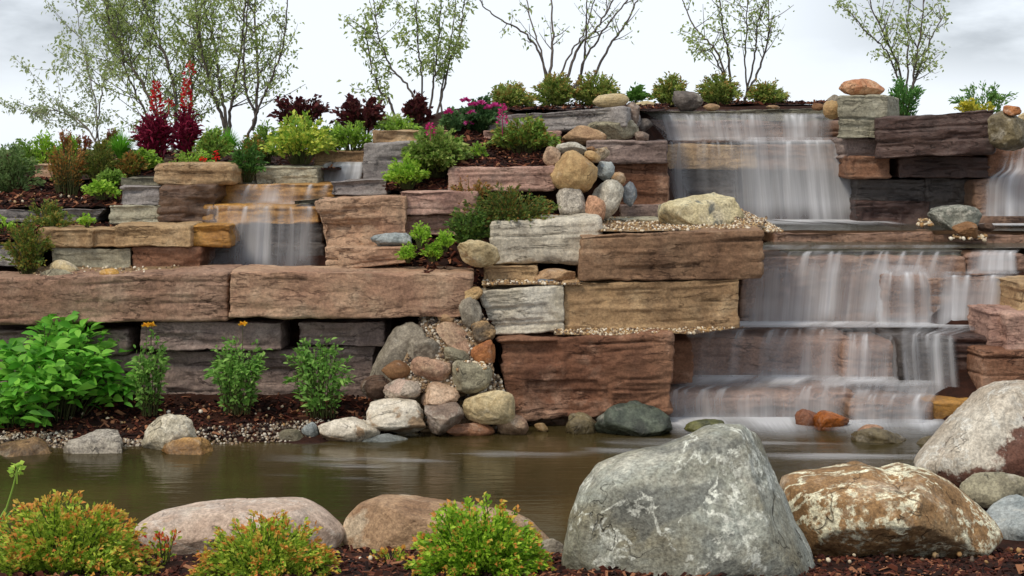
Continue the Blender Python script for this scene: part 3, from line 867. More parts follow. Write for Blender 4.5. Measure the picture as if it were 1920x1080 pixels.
# ================================================================== stone terraces
LW = 'long stones of the low wall behind the planted bank'
B(-60, 516, 427, 611, 9.95, .6, 'pinkbrown', 'long pinkish brown stone with straight cracks above the big leafy green plant', tl=6, tr=-6, bl=2, br=-8, r=.03, strata=.8, rough=.8, group=LW)
B(428, 508, 888, 600, 9.9, .6, 'tanpink', 'long rosy brown stone with a pale squared end, reaching to the rounded rock pile', tr=6, br=-4, brx=-8, bl=-3, r=.03, strata=.6, rough=.9, group=LW)
B(-60, 620, 240, 668, 10.06, .5, 'purplegrey', 'dull purple stone hidden behind the big leafy plant', group=LW)
B(262, 605, 528, 657, 10.02, .5, 'purplegrey', 'mottled purple grey stone with white scuffs under the joint of the long stones', r=.02, group=LW)
B(556, 603, 722, 650, 10.05, .5, 'purplegrey', 'purple brown stone behind the top of the third herb plant', r=.02, group=LW)
B(-60, 666, 316, 785, 10.12, .5, 'purplegrey', 'lowest dark stone behind the big leafy plant', group=LW)
B(310, 658, 562, 782, 10.12, .5, 'purplegrey', 'dark rough stone at the foot of the wall behind the middle herb plant', rough=1.6, group=LW)
B(558, 650, 704, 770, 10.1, .5, 'purplegrey', 'rough dark stone beside the tall leaning grey rock', rough=1.4, group=LW)

LU = 'stones of the stepped terrace by the small waterfall'
B(98, 464, 247, 522, 10.5, .5, 'greygreen', 'pale grey green stone above the yellow pebble', r=.015, strata=.6, tl=2, group=LU)
B(245, 461, 380, 522, 10.5, .5, 'redbrown', 'dark reddish brown stone beside the foot of the small waterfall', rough=1.4, group=LU)
B(70, 427, 174, 464, 10.46, .45, 'tan', 'notched cream stone behind the drooping ferny shrub', r=.03, tr=4, group=LU)
B(170, 431, 238, 463, 10.5, .45, 'tan', 'small greyish tan stone between two longer cream stones', r=.02, group=LU)
B(212, 421, 358, 463, 10.46, .45, 'tan', 'smooth warm tan stone above the dark reddish brown stone', r=.03, strata=.4, group=LU)
B(350, 420, 432, 464, 10.56, .5, 'yellow', 'wet ochre stone at the side of the small waterfall', group=LU)
B(-60, 392, 197, 418, 10.92, .5, 'slate', 'thin slate grey kerb stone holding the upper mulch bed', brx=-20, r=.015, group=LU)
B(-60, 459, 56, 500, 10.62, .4, 'slate', 'short slate stone at the edge behind the ferny shrub', r=.015, group=LU)
B(202, 385, 304, 421, 10.92, .5, 'greygreen', 'small squared grey and cream stone under the purple slate', r=.02, group=LU)
B(221, 347, 302, 386, 10.96, .5, 'slate', 'purple slate stone beside the dark brown cube', r=.02, group=LU)
B(297, 346, 408, 418, 10.92, .6, 'brownwet', 'dark brown weathered cube beside the ochre steps', r=.03, rough=1.4, group=LU)
B(226, 333, 312, 348, 11.1, .5, 'greenslab', 'flat greenish slab on top of the purple slate', r=.012, group=LU)
B(284, 307, 438, 347, 10.98, .6, 'tan', 'rounded tan stone lying on the dark brown cube', r=.06, strata=.4, group=LU)
B(410, 309, 482, 350, 11.5, .5, 'greygreen', 'plain grey stone behind the rounded tan stone', r=.015, group=LU)
B(478, 313, 596, 350, 11.5, .5, 'greygreen', 'grey stone with a crack under the yellow leaved shrub', r=.015, group=LU)
B(586, 283, 684, 312, 12.1, .5, 'tan', 'tan stone behind the top of the small waterfall', r=.02, group=LU)
B(585, 308, 690, 352, 12.0, .7, 'fallbrown', 'wet stone the small waterfall first slides over', tl=4, r=.03, group=LU)
B(62, 309, 116, 342, 12.0, .4, 'tanpink', 'small peach coloured stone between the leafy shrubs', r=.02, group=LU)
B(212, 297, 300, 313, 12.0, .5, 'tan', 'pale flat stone behind the grass tuft', r=.015, group=LU)
B(409, 345, 630, 386, 11.25, .8, 'yellow', 'upper ochre step of the small waterfall', r=.03, strata=.5, group=LU)
B(381, 384, 602, 421, 10.95, .8, 'yellow', 'lower ochre step of the small waterfall', r=.03, strata=.5, group=LU)
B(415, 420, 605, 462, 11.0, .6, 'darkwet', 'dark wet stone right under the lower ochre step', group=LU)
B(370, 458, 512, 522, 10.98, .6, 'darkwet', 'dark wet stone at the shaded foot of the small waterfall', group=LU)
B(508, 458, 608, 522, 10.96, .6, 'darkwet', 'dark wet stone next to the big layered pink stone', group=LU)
B(548, 375, 634, 386, 10.98, .3, 'greenslab', 'thin greenish slab resting on the lower ochre step', r=.01, tr=-6, br=-6, group=LU)
B(618, 334, 726, 366, 11.2, .6, 'slate', 'low dark slate slab under the layered grey stone', tl=6, r=.02, group=LU)

LC = 'stones of the middle terrace'
B(590, 366, 762, 512, 10.55, .7, 'tanpink', 'big layered pink stone at the edge of the small waterfall', tl=10, tr=-1, bl=0, blx=26, r=.02, rough=1.5, strata=1.4, group=LC)
B(748, 359, 896, 404, 10.6, .7, 'pink', 'purplish pink squared stone below the small mulch bed', r=.015, strata=.5, group=LC)
B(716, 403, 856, 441, 10.68, .6, 'pink', 'mauve stone under the purplish pink stone', r=.02, group=LC)
B(632, 463, 768, 512, 10.32, .5, 'tanpink', 'low rosy stone in front of the grey blue rock', bl=-4, br=-20, r=.02, group=LC)
B(838, 315, 1044, 359, 11.0, .7, 'pink', 'long pink stone beside the big round tan boulder', r=.035, strata=.6, tr=-3, group=LC)
B(680, 267, 806, 338, 11.5, .7, 'slate', 'layered purple grey stone beside the small waterfall', tr=-4, r=.03, strata=1.4, group=LC)
B(700, 245, 838, 270, 11.75, .6, 'tan', 'flat tan stone topping the layered purple grey stone', r=.015, tr=-2, group=LC)
B(915, 219, 1174, 258, 12.15, .7, 'slate', 'long slate stone under the pale oval rock', YR=11.85, tr=-19, br=-22, r=.02, group=LC)
B(1042, 199, 1156, 210, 12.5, .5, 'slate', 'thin slate slab lying behind the long slate stone', r=.01, group=LC)
B(906, 246, 1052, 276, 11.95, .5, 'pink', 'pinkish stone hidden behind the ferny plant', r=.02, group=LC)
B(1098, 263, 1252, 307, 11.6, 1.9, 'purplegrey', 'smooth purple grey stone carrying two oval boulders', sx=.1, r=.02, strata=.4, group=LC)
B(1144, 304, 1256, 389, 11.66, 1.8, 'redbrown', 'deeply layered reddish brown stone beside the upper waterfall', sx=.1, r=.03, strata=1.8, group=LC)
B(1162, 384, 1244, 418, 11.5, .9, 'purplegrey', 'dark grey stone behind the white mottled boulder', r=.02, group=LC)
B(1110, 411, 1240, 436, 11.1, .5, 'greygreen', 'thin grey slab under the peach coloured rock', r=.015, group=LC)
B(918, 407, 1128, 497, 10.32, .7, 'greywhite', 'rounded grey white stone above the tan square stone', r=.06, tl=8, strata=.5, group=LC)
B(1087, 436, 1434, 527, 10.06, .9, 'tanbrown', 'long brown stone with a pale end, below the gravel and white mottled boulder', tl=6, tr=-6, br=-4, r=.025, strata=1.3, group=LC)
B(904, 499, 1010, 545, 10.22, .5, 'tan', 'square tan stone under the grey white stone', r=.015, strata=.4, group=LC)
B(894, 537, 1058, 630, 10.02, .7, 'greywhite', 'cracked whitish stone beside the upright grey cobble', tl=8, tr=-3, br=-7, blx=30, r=.025, strata=1.3, group=LC)
B(1052, 526, 1388, 622, 10.06, .9, 'tan', 'long yellowish tan stone under the long brown stone', tl=3, tr=-3, br=-4, blx=8, r=.02, strata=1.0, group=LC)
B(924, 631, 1262, 790, 9.84, 1.0, 'redbrown', 'largest reddish brown layered stone rising from the pond', tl=3, tr=-5, br=-12, blx=34, r=.035, rough=1.6, strata=1.6, group=LC)
B(985, 776, 1250, 830, 9.9, .6, 'brownwet', 'wet brown footing stone at the waterline under the largest stone', group=LC)
B(1240, 640, 1300, 722, 10.35, .8, 'redbrown', 'narrow reddish stone between the largest stone and the waterfall', group=LC)

LF = 'wet stones under the big waterfall'
B(1228, 735, 1606, 830, 10.2, .9, 'wetrosy', 'lowest wide brown step of the big waterfall', r=.05, group=LF)
B(1588, 755, 1752, 835, 9.98, .9, 'fallbrown', 'low step jutting out beside the two orange rocks', r=.04, group=LF)
B(1738, 754, 1834, 835, 10.02, .9, 'yellow', 'ochre brown stone at the end of the lowest step', r=.03, group=LF)
B(1262, 629, 1600, 725, 10.75, .9, 'wetrosy', 'broad rosy tan step in the middle of the waterfall', tl=4, r=.05, strata=.5, group=LF)
B(1578, 642, 1700, 745, 10.62, .9, 'wetrosy', 'rounded tan step beside the dark square stone', r=.07, group=LF)
B(1684, 633, 1792, 755, 10.45, .9, 'darkwet', 'dark square stone under a thin veil of water', r=.025, group=LF)
B(1776, 632, 1862, 760, 10.5, .9, 'darkred', 'dark stacked looking stone beside the red brown edge stones', strata=2.0, group=LF)
B(1392, 482, 1816, 618, 11.2, 1.1, 'fallbrown', 'tall wide wet stone behind the broad middle curtain', r=.05, blx=-8, group=LF)
B(1738, 523, 1916, 620, 11.05, .9, 'fallbrown', 'red brown wet stone under the narrow side cascade', r=.03, group=LF)
B(1810, 477, 1925, 520, 11.3, .9, 'wetrosy', 'rosy lip stone of the narrow side cascade', r=.03, group=LF)
B(1450, 434, 1752, 458, 12.1, .8, 'fallbrown', 'low wet ledge crossing the pool below the upper waterfall', r=.03, strata=.4, tl=4, group=LF)
B(1750, 440, 1995, 466, 12.0, .8, 'fallbrown', 'low wet ledge stone under the flat slate boulder in the pool', r=.03, strata=.4, group=LF)
B(1480, 471, 1640, 482, 11.35, .5, 'greenslab', 'thin greenish slab along the lip of the broad curtain', r=.012, group=LF)
B(1636, 470, 1806, 482, 11.35, .5, 'greenslab', 'thin greenish slab near the narrow side cascade', r=.012, group=LF)
B(1216, 270, 1424, 318, 13.5, .9, 'tan', 'tan brown lip stone of the upper waterfall', r=.04, strata=.4, group=LF)
B(1420, 270, 1606, 320, 13.5, .9, 'fallbrown', 'grey brown lip stone of the upper waterfall below the strongest flow', r=.04, group=LF)
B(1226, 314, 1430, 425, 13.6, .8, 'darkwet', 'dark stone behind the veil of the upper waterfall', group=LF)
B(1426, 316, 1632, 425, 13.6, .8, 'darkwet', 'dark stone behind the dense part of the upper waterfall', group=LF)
B(1206, 226, 1400, 268, 13.95, .9, 'purplegrey', 'purple grey step under the shallow top cascade', group=LF)
B(1396, 226, 1584, 268, 13.95, .9, 'fallbrown', 'brownish step under the shallow top cascade', group=LF)
B(1196, 208, 1390, 228, 14.15, 1.2, 'greenslab', 'thin greenish top slab beside the dark round rock', r=.02, tl=0, tr=-1, group=LF)
B(1386, 207, 1566, 228, 14.15, 1.2, 'greenslab', 'thin greenish top slab beside the grey green corner stone', r=.02, tr=-7, group=LF)

LR = 'stones of the dark wall beside the upper waterfall'
B(1570, 179, 1664, 259, 12.85, .85, 'greygreen', 'grey green corner stone with an orange boulder on top', sx=.4, r=.02, strata=1.2, group=LR)
B(1586, 258, 1650, 298, 12.95, .8, 'purplegrey', 'plain purple brown stone under the grey green corner stone', r=.02, group=LR)
B(1592, 294, 1674, 334, 12.92, .8, 'redbrown', 'rust coloured stone at the edge of the upper curtain', r=.03, group=LR)
B(1640, 222, 1866, 298, 12.75, .9, 'darkred', 'biggest dark maroon stone of the upper wall', YR=12.45, tr=-17, br=-10, r=.03, strata=1.2, group=LR)
B(1685, 293, 1862, 334, 12.95, .8, 'darkred', 'dark rust stone under the biggest maroon stone', r=.02, group=LR)
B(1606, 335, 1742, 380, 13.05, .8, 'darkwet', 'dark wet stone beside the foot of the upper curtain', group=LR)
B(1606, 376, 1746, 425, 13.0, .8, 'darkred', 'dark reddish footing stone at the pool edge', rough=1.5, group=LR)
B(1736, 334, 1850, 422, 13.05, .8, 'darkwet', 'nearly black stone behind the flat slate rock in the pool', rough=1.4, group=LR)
B(1852, 276, 1990, 332, 12.95, .8, 'redbrown', 'reddish stone behind the cut off waterfall', group=LR)
B(1828, 327, 1990, 425, 12.75, .8, 'fallbrown', 'wide tan wet stone under the cut off waterfall', tl=12, r=.05, group=LR)
B(1912, 531, 2000, 590, 10.5, .6, 'tan', 'tan stone on the pink edge stones', r=.02, group=LR)
B(1856, 586, 1935, 650, 10.42, .7, 'pink', 'pink squared stone beside the narrow side cascade', r=.03, strata=.5, group=LR)
B(1886, 588, 2010, 656, 10.3, .7, 'pink', 'bigger pink stone cut by the picture edge', r=.03, strata=.5, group=LR)
B(1840, 656, 2010, 790, 10.2, .8, 'redbrown', 'red brown edge stone above the pale leaning boulder', tl=4, r=.04, group=LR)

# ================================================================== rocks
m_cream = rock_mat((196,180,144),(170,150,112), .5)
m_tan = rock_mat((184,156,112),(160,128,88), .45)
m_tan2 = rock_mat((176,146,112),(150,120,92), .6)
m_pale = rock_mat((194,190,178),(160,154,140), .7)
m_white = rock_mat((212,204,190),(186,176,158), .5, stain=(142,112,80), stainamt=.8)
m_greyblue = rock_mat((160,166,166),(128,136,138), .6)
m_greygreen = rock_mat((150,144,122),(122,116,98), .7)
m_olive = rock_mat((124,112,84),(94,84,64), .6, rough=.4)
m_darkgreen = rock_mat((96,104,90),(64,70,62), .6, stain=(52,54,50), rough=.4)
m_orange = rock_mat((176,118,72),(140,88,54), .6, rough=.55)
m_orangewet = rock_mat((170,98,40),(118,66,32), .5, rough=.3)
m_peach = rock_mat((200,158,128),(172,132,106), .7)
m_pinktan = rock_mat((178,152,126),(148,122,102), .7, stain=(164,126,106), stainamt=.5)
m_pinkgrey = rock_mat((184,170,156),(156,144,130), .7, stain=(184,152,138), stainamt=.5)
m_purple = rock_mat((140,122,108),(112,96,86), .6, stain=(170,156,146))
m_brown = rock_mat((140,104,70),(112,80,54), .45)
m_darkbrown = rock_mat((104,82,68),(82,64,54), .5)
m_grey = rock_mat((146,138,124),(118,110,98), .65)
m_darkgrey = rock_mat((112,104,98),(84,78,74), .5)
m_speckle = rock_mat((186,178,166),(140,134,126), .95)
m_slateblue = rock_mat((124,130,136),(92,98,106), .6)
m_stripe = rock_mat((156,128,92),(96,84,70), .9, stain=(60,56,52))
m_mottle = rock_mat((204,194,160),(178,166,130), .7, stain=(86,92,92), stainamt=.85, big=3.2)

UP = 'rounded rocks piled between the beds and the upper waterfall'
R(1031, 281, 1121, 366, 11.0, m_tan, 'big round tan boulder in the upper rock pile', facets=2, bump=.08, group=UP, cat='boulder', name='boulder')
R(1017, 274, 1052, 314, 11.15, m_pinktan, 'pinkish rock peeping out behind the big round tan boulder', group=UP)
R(1042, 266, 1100, 292, 11.2, m_pale, 'pale grey rock lying on the big round tan boulder', group=UP)
R(1053, 235, 1137, 273, 11.75, m_tan2, 'oval tan boulder on the purple grey stone', facets=3, bump=.1, group=UP, ang=-4)
R(1100, 223, 1199, 265, 11.95, m_greygreen, 'oval grey green boulder behind the oval tan one', facets=3, bump=.1, group=UP)
R(1190, 246, 1218, 268, 11.9, m_purple, 'small brown wedge rock at the end of the oval grey green boulder', group=UP)
R(1099, 274, 1116, 286, 11.3, m_brown, 'tiny brown rock above the tan egg shaped cobble', group=UP, sub=4)
R(1095, 282, 1127, 305, 11.1, m_tan, 'tan egg shaped cobble beside the big round tan boulder', facets=0, ang=-20, group=UP, sub=4)
R(1114, 275, 1144, 300, 11.25, m_stripe, 'rough pebbly brown rock behind the tan egg shaped cobble', bump=.2, group=UP, sub=4)
R(1117, 302, 1153, 339, 11.15, m_greyblue, 'pale round grey cobble right of the big tan boulder', facets=2, group=UP)
R(1102, 336, 1170, 414, 11.05, m_pale, 'tall pale boulder with a whitish streak behind the peach rock', facets=3, bump=.08, ang=70, group=UP)
R(1097, 366, 1136, 416, 10.9, m_peach, 'peach coloured upright rock in the upper pile', facets=5, group=UP)
R(1043, 346, 1100, 408, 10.92, m_speckle, 'speckled whitish rock beside the creeping ferny plant', group=UP)
R(1146, 322, 1174, 348, 11.3, m_tan2, 'small dull brown rock over the slate blue rock', group=UP, sub=4)
R(1165, 340, 1195, 388, 11.3, m_slateblue, 'slate blue rock against the layered reddish stone', group=UP)
R(1111, 175, 1180, 203, 12.1, m_cream, 'pale flat oval rock on the long slate stone', facets=1, bump=.06, ang=4, group=UP)
R(1172, 191, 1200, 236, 12.1, m_purple, 'mottled reddish upright rock beside the top cascade', group=UP)
R(1184, 222, 1224, 252, 12.6, m_darkgrey, 'dark wet jagged rock at the side of the top cascade', bump=.2, group=UP)
R(1261, 170, 1318, 210, 14.2, m_darkgrey, 'dark round rock at the top of the waterfall', facets=3, group=UP)
R(1189, 189, 1230, 208, 13.9, m_cream, 'low cream rock between the pale oval and the dark round rock', group=UP)
R(1318, 194, 1350, 208, 14.3, m_tan2, 'small tan rock on the top slab', group=UP, sub=4)
R(1436, 197, 1462, 206, 14.3, m_tan2, 'tiny flat rock in the middle of the top slab', group=UP, sub=4)
R(1574, 147, 1659, 182, 13.15, rock_mat((206,168,134),(170,118,86), .6), 'orange tan boulder sitting on the grey green corner stone', facets=6, group=UP, cat='boulder', name='boulder')
R(1543, 188, 1575, 224, 13.3, m_tan, 'round tan rock leaning on the grey green corner stone', facets=2, group=UP)
R(1551, 177, 1578, 198, 13.7, m_grey, 'grey rock behind the round tan rock', group=UP, sub=4)
R(1522, 193, 1548, 208, 13.9, m_brown, 'small brown rock at the end of the top slab', group=UP, sub=4)
R(1851, 207, 1932, 283, 12.35, m_olive, 'olive brown wedge boulder at the end of the maroon stone', facets=9, group=UP, cat='boulder', name='boulder')
R(1878, 197, 1914, 218, 12.3, m_orange, 'orange wedge rock on the olive brown boulder', facets=9, group=UP)
R(1908, 203, 1960, 240, 12.5, m_cream, 'cream rock at the picture edge above the cut off waterfall', group=UP)

PO = 'rocks in the upper pool'
R(1739, 384, 1837, 432, 12.0, rock_mat((126,128,118),(92,94,88), .7, vein=.5), 'flat slate grey boulder standing in the upper pool', facets=10, box=.6, ang=3, group=PO, cat='boulder', name='boulder')
R(1786, 415, 1834, 448, 11.8, m_brown, 'small angular brown rock before the flat slate boulder', facets=9, group=PO)
R(1826, 418, 1866, 436, 12.0, m_darkbrown, 'dark low rock behind the small brown rock in the pool', group=PO)
R(1234, 360, 1390, 440, 10.9, m_mottle, 'cream boulder with dark blotches on the gravel ledge', facets=5, box=.5, bump=.1, dep=.9, group=PO, cat='boulder', name='boulder')
R(1728, 607, 1754, 622, 11.0, m_darkgrey, 'small dark rock poking out of foam below the side cascade', group=PO, sub=4)

CP = 'rounded rocks spilling down to the pond'
R(857, 450, 938, 501, 10.16, m_cream, 'pale cream pointed rock on the dark soil beside the grey white stone', facets=8, ang=-12, group=CP)
R(694, 436, 774, 465, 10.42, m_greyblue, 'flat grey blue rock on the low rosy stone', facets=8, group=CP)
R(998, 503, 1080, 536, 10.22, m_tan2, 'low tan rock beside the square tan stone', group=CP)
R(1002, 523, 1048, 540, 10.16, m_slateblue, 'small blue grey rock on the gravel over the cracked whitish stone', group=CP, sub=4)
R(864, 537, 906, 568, 9.95, m_tan, 'small tan rock on top of the upright grey cobble', ang=20, facets=2, group=CP)
R(860, 556, 904, 616, 9.9, m_grey, 'upright grey cobble beside the cracked whitish stone', facets=4, ang=100, group=CP)
R(883, 601, 930, 645, 9.86, m_stripe, 'dark striped round cobble under the upright grey one', facets=2, group=CP)
R(882, 636, 929, 684, 9.8, m_orange, 'rust orange rock against the largest reddish stone', facets=7, group=CP)
R(816, 602, 894, 674, 9.9, m_pinktan, 'pinkish speckled tilted cobble in the middle of the spill', ang=-40, facets=3, group=CP)
R(832, 650, 880, 684, 9.78, m_greygreen, 'olive grey rock half buried in gravel', ang=-15, group=CP)
R(798, 597, 836, 634, 10.0, m_brown, 'brown rock behind the pinkish tilted cobble', group=CP)
R(819, 584, 854, 607, 9.95, m_tan2, 'small oval tan cobble under the long rosy stone', facets=1, ang=-8, group=CP, sub=4)
R(690, 603, 806, 742, 9.95, m_grey, 'tall leaning grey tan boulder at the top of the spill', ang=58, facets=5, dep=.6, group=CP, cat='boulder', name='boulder')
R(762, 628, 824, 688, 9.82, m_grey, 'grey brown rock lying on the tall leaning boulder', facets=8, group=CP)
R(715, 675, 770, 714, 9.72, m_brown, 'smooth rust brown oval cobble before the tall leaning boulder', facets=1, bump=.06, group=CP)
R(676, 702, 738, 748, 9.82, m_darkbrown, 'dark brown rock in the mulch at the edge of the spill', facets=4, group=CP)
R(767, 667, 847, 722, 9.72, m_pinktan, 'pinkish brown broad rock in the middle of the spill', facets=6, group=CP)
R(846, 675, 924, 737, 9.68, m_greygreen, 'grey green round rock topped with gravel', facets=4, group=CP)
R(718, 710, 790, 756, 9.64, m_pinkgrey, 'pale pink and grey rock above the white stained boulder', facets=6, ang=15, group=CP)
R(788, 716, 863, 772, 9.62, rock_mat((196,170,146),(170,142,118), .6), 'creamy round cobble above the purple brown rock', facets=3, group=CP)
R(867, 728, 966, 795, 9.6, m_cream, 'squarish cream boulder beside the largest reddish stone', facets=4, box=.7, bump=.1, group=CP, cat='boulder', name='boulder')
R(688, 747, 800, 816, 9.56, m_white, 'white boulder with brown stains at the foot of the spill', facets=8, group=CP, cat='boulder', name='boulder')
R(796, 753, 870, 816, 9.54, m_purple, 'purple brown triangular rock at the foot of the spill', facets=8, group=CP)
R(833, 792, 928, 824, 9.6, rock_mat((180,132,100),(150,106,80), .6), 'low orange rock at the waterline', facets=5, group=CP)
R(931, 778, 992, 822, 9.62, m_pinktan, 'round pinkish rock at the waterline beside the low orange one', facets=2, group=CP)
R(596, 782, 714, 834, 9.45, m_white, 'long white boulder with a tan underside at the waterline', facets=6, box=.6, group=CP, cat='boulder', name='boulder')
R(660, 812, 766, 850, 9.42, m_greyblue, 'flat blue grey rock in the water before the long white boulder', facets=9, group=CP)
R(565, 791, 598, 824, 9.45, m_greyblue, 'small blue grey rock standing beside the long white boulder', facets=6, group=CP, sub=4)
R(510, 805, 576, 840, 9.42, m_greygreen, 'low greenish rock at the waterline left of the blue grey ones', facets=6, group=CP)
R(738, 806, 790, 834, 9.6, m_olive, 'half sunken brown rock below the white stained boulder', group=CP, sub=4)
R(1001, 792, 1028, 812, 9.7, m_tan, 'small tan rock in the water under the largest reddish stone', group=CP, sub=4)
R(1060, 774, 1124, 824, 9.68, m_olive, 'olive brown rock beside the dark green boulder in the water', facets=8, group=CP)
R(1112, 753, 1260, 832, 9.66, m_darkgreen, 'dark green boulder in the water under the largest reddish stone', facets=9, dep=.7, group=CP, cat='boulder', name='boulder')

BK = 'rocks along the planted bank of the pond'
R(266, 775, 369, 862, 9.2, rock_mat((206,198,178),(170,160,138), .8, vein=.4), 'tall pale boulder at the pond edge, behind the orange rock', facets=7, group=BK, cat='boulder', name='boulder')
R(303, 820, 402, 870, 9.05, rock_mat((186,146,92),(150,112,68), .8), 'low orange rock at the foot of the tall pale boulder', facets=3, group=BK)
R(123, 807, 238, 880, 9.12, m_speckle, 'whitish boulder at the pond edge under the mulch', facets=6, group=BK, cat='boulder', name='boulder')
R(-30, 820, 110, 900, 9.05, rock_mat((160,130,92),(116,92,66), .9), 'brown boulder half covered with pebbles at the picture edge', facets=5, group=BK, cat='boulder', name='boulder')
R(236, 838, 262, 856, 9.2, m_grey, 'small grey rock between two pale boulders on the bank', group=BK, sub=4)

WF = 'rocks in the foam below the big waterfall'
R(1282, 785, 1374, 828, 9.6, rock_mat((116,116,66),(70,74,56), .6, rough=.4), 'mossy green rock before the foot of the waterfall', facets=8, group=WF)
R(1490, 766, 1548, 820, 9.85, rock_mat((140,92,66),(108,68,50), .4, rough=.35), 'rust red wet rock in the falling water', facets=2, group=WF)
R(1522, 769, 1592, 822, 9.8, m_orangewet, 'bright orange wet rock in the foam', facets=3, group=WF)
R(1598, 803, 1706, 850, 9.4, m_olive, 'dark olive rock in the pond below the jutting step', facets=8, ang=-5, group=WF)
R(1606, 796, 1658, 826, 9.6, m_peach, 'pale orange rock behind the dark olive rock', group=WF, sub=4)
R(1716, 816, 1800, 858, 9.3, m_olive, 'half sunken olive rock beside the pale leaning boulder', group=WF)

LE = 'small rocks on the ledge of the long stones'
R(92, 487, 146, 522, 10.25, m_cream, 'cream sloping rock on the ledge before the grey green stone', ang=-25, facets=5, group=LE)
R(74, 504, 142, 524, 10.1, m_greygreen, 'flat greenish rock on the ledge beside the cream one', group=LE, sub=4)
R(187, 503, 224, 522, 10.1, rock_mat((206,166,90),(180,136,66), .4), 'yellow pebble on the ledge before the grey green stone', facets=1, group=LE, sub=4)

FG = 'large boulders on the near bank'
m_big = rock_mat((152,156,148),(130,124,104), .8, vein=.95, stain=(104,106,102), stainamt=.75, vscale=2.6, light=(206,208,198), big=1.5)
outline_rock([(1060,1020),(1070,970),(1096,912),(1122,880),(1170,860),(1240,843),(1298,818),(1342,801),(1398,800),(1432,818),(1458,855),(1478,895),(1496,935),(1512,985),(1528,1040),(1538,1090),(1540,1130),(1480,1150),(1250,1155),(1100,1145),(1052,1105),(1052,1060)],
    6.0, .42, m_big, 'huge grey green boulder with white lichen at the front', seed=4, facets=9, group=FG, pw=2.0, bump=.05)
m_vein = rock_mat((156,122,84),(126,98,66), .8, vein=1.0, stain=(128,110,84), vscale=2.0, light=(226,216,190), big=1.8)
outline_rock([(1466,900),(1500,890),(1560,884),(1620,874),(1660,885),(1700,878),(1745,888),(1790,912),(1830,942),(1862,975),(1882,1008),(1872,1032),(1820,1064),(1740,1072),(1660,1078),(1570,1076),(1510,1060),(1480,1010),(1462,955)],
    6.55, .4, m_vein, 'brown boulder laced with cream veins beside the huge grey one', seed=9, facets=7, group=FG, bump=.05)
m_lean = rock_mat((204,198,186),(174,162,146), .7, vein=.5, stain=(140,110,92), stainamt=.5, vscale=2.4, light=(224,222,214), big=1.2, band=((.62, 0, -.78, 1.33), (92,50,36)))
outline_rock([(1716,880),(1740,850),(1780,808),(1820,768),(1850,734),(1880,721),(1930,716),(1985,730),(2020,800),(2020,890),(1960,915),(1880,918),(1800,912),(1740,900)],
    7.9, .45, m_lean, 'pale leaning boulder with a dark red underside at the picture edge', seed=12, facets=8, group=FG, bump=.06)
R(1798, 886, 1960, 962, 7.3, m_greygreen, 'smooth grey green rock behind the cream veined boulder', facets=3, bump=.08, group=FG)
mulch('mulch under the rocks at the edge of the near bank', [(PZ(1640, 6.72, .05), PZ(2100, 6.72, .06), PZ(2100, 7.6, .16), PZ(1780, 7.4, .14))], 900, 11, size=.013)
R(1846, 934, 2010, 1036, 6.95, m_greyblue, 'flat blue grey rock on the mulch beside the cream veined boulder', facets=5, bump=.08, group=FG)
m_flat = rock_mat((196,176,160),(172,150,134), .6, vein=.35, stain=(180,166,156), vscale=2.0, light=(220,214,206))
outline_rock([(250,988),(290,965),(350,951),(430,945),(510,941),(575,941),(612,960),(648,994),(642,1022),(560,1040),(430,1045),(320,1030),(265,1010)],
    6.75, .3, m_flat, 'long flat pinkish grey boulder behind the low orange tipped shrub', seed=21, facets=7, group=FG, bump=.05)
m_band = rock_mat((176,146,116),(136,106,80), .7, stain=(196,182,160), stainamt=.7, big=2.4)
outline_rock([(640,1008),(648,974),(670,948),(710,933),(760,937),(830,947),(900,957),(960,964),(1000,985),(1032,1012),(1048,1040),(980,1060),(850,1058),(740,1044),(660,1030)],
    6.8, .3, m_band, 'brown banded boulder behind the bright green shrub', seed=27, facets=7, group=FG, bump=.06)
R(1000, 1008, 1060, 1060, 6.6, m_grey, 'small grey brown rock between the bright shrub and the huge boulder', group=FG)

# ================================================================== mulch beds and gravel
mulch('dark red brown mulch on the bank below the low wall', [(PZ(-60, 9.22, .05), PZ(720, 9.5, .07), PZ(720, 10.15, .22), PZ(-60, 10.15, .22))], 2600, 1)
mulch('mulch of the bed above the slate kerb stone', [(PZ(-60, 10.95, 1.55), PZ(228, 10.95, 1.55), PZ(235, 12.0, 1.74), PZ(-60, 12.0, 1.74))], 1500, 2)
mulch('mulch strip between the slate kerb and the cream stones', [(PZ(-60, 10.6, 1.3), PZ(230, 10.6, 1.32), PZ(230, 10.95, 1.42), PZ(-60, 10.95, 1.42))], 500, 3)
mulch('mulch of the flower bed behind the small waterfall', [(PZ(-60, 11.9, 1.72), PZ(640, 11.7, 1.83), PZ(640, 13.6, 1.985), PZ(-60, 13.6, 1.97))], 1600, 4)
mulch('mulch of the small bed above the purplish pink stone', [(PZ(722, 11.02, 1.67), PZ(870, 11.0, 1.68), PZ(880, 11.8, 1.9), PZ(760, 11.8, 1.9))], 1000, 5)
mulch('mulch of the bed above the long pink stone', [(PZ(840, 11.1, 1.84), PZ(1060, 11.1, 1.84), PZ(1080, 12.1, 2.12), PZ(850, 12.1, 2.12))], 1300, 6)
mulch('dark soil slope under the creeping ferny plant', [((735, 512, 10.35), (915, 560, 10.2), (1000, 470, 10.6), (740, 465, 10.75)), ((760, 470, 10.6), (960, 500, 10.5), (1080, 400, 11.0), (850, 400, 11.0)), ((800, 512, 10.0), (925, 640, 9.98), (925, 520, 10.3), (800, 500, 10.3))], 1300, 7)
mulch('mulch of the top bed behind the long slate stone', [(PZ(970, 12.2, 2.34), PZ(1250, 12.6, 2.36), PZ(1250, 14.6, 2.46), PZ(900, 14.6, 2.44))], 1000, 8)
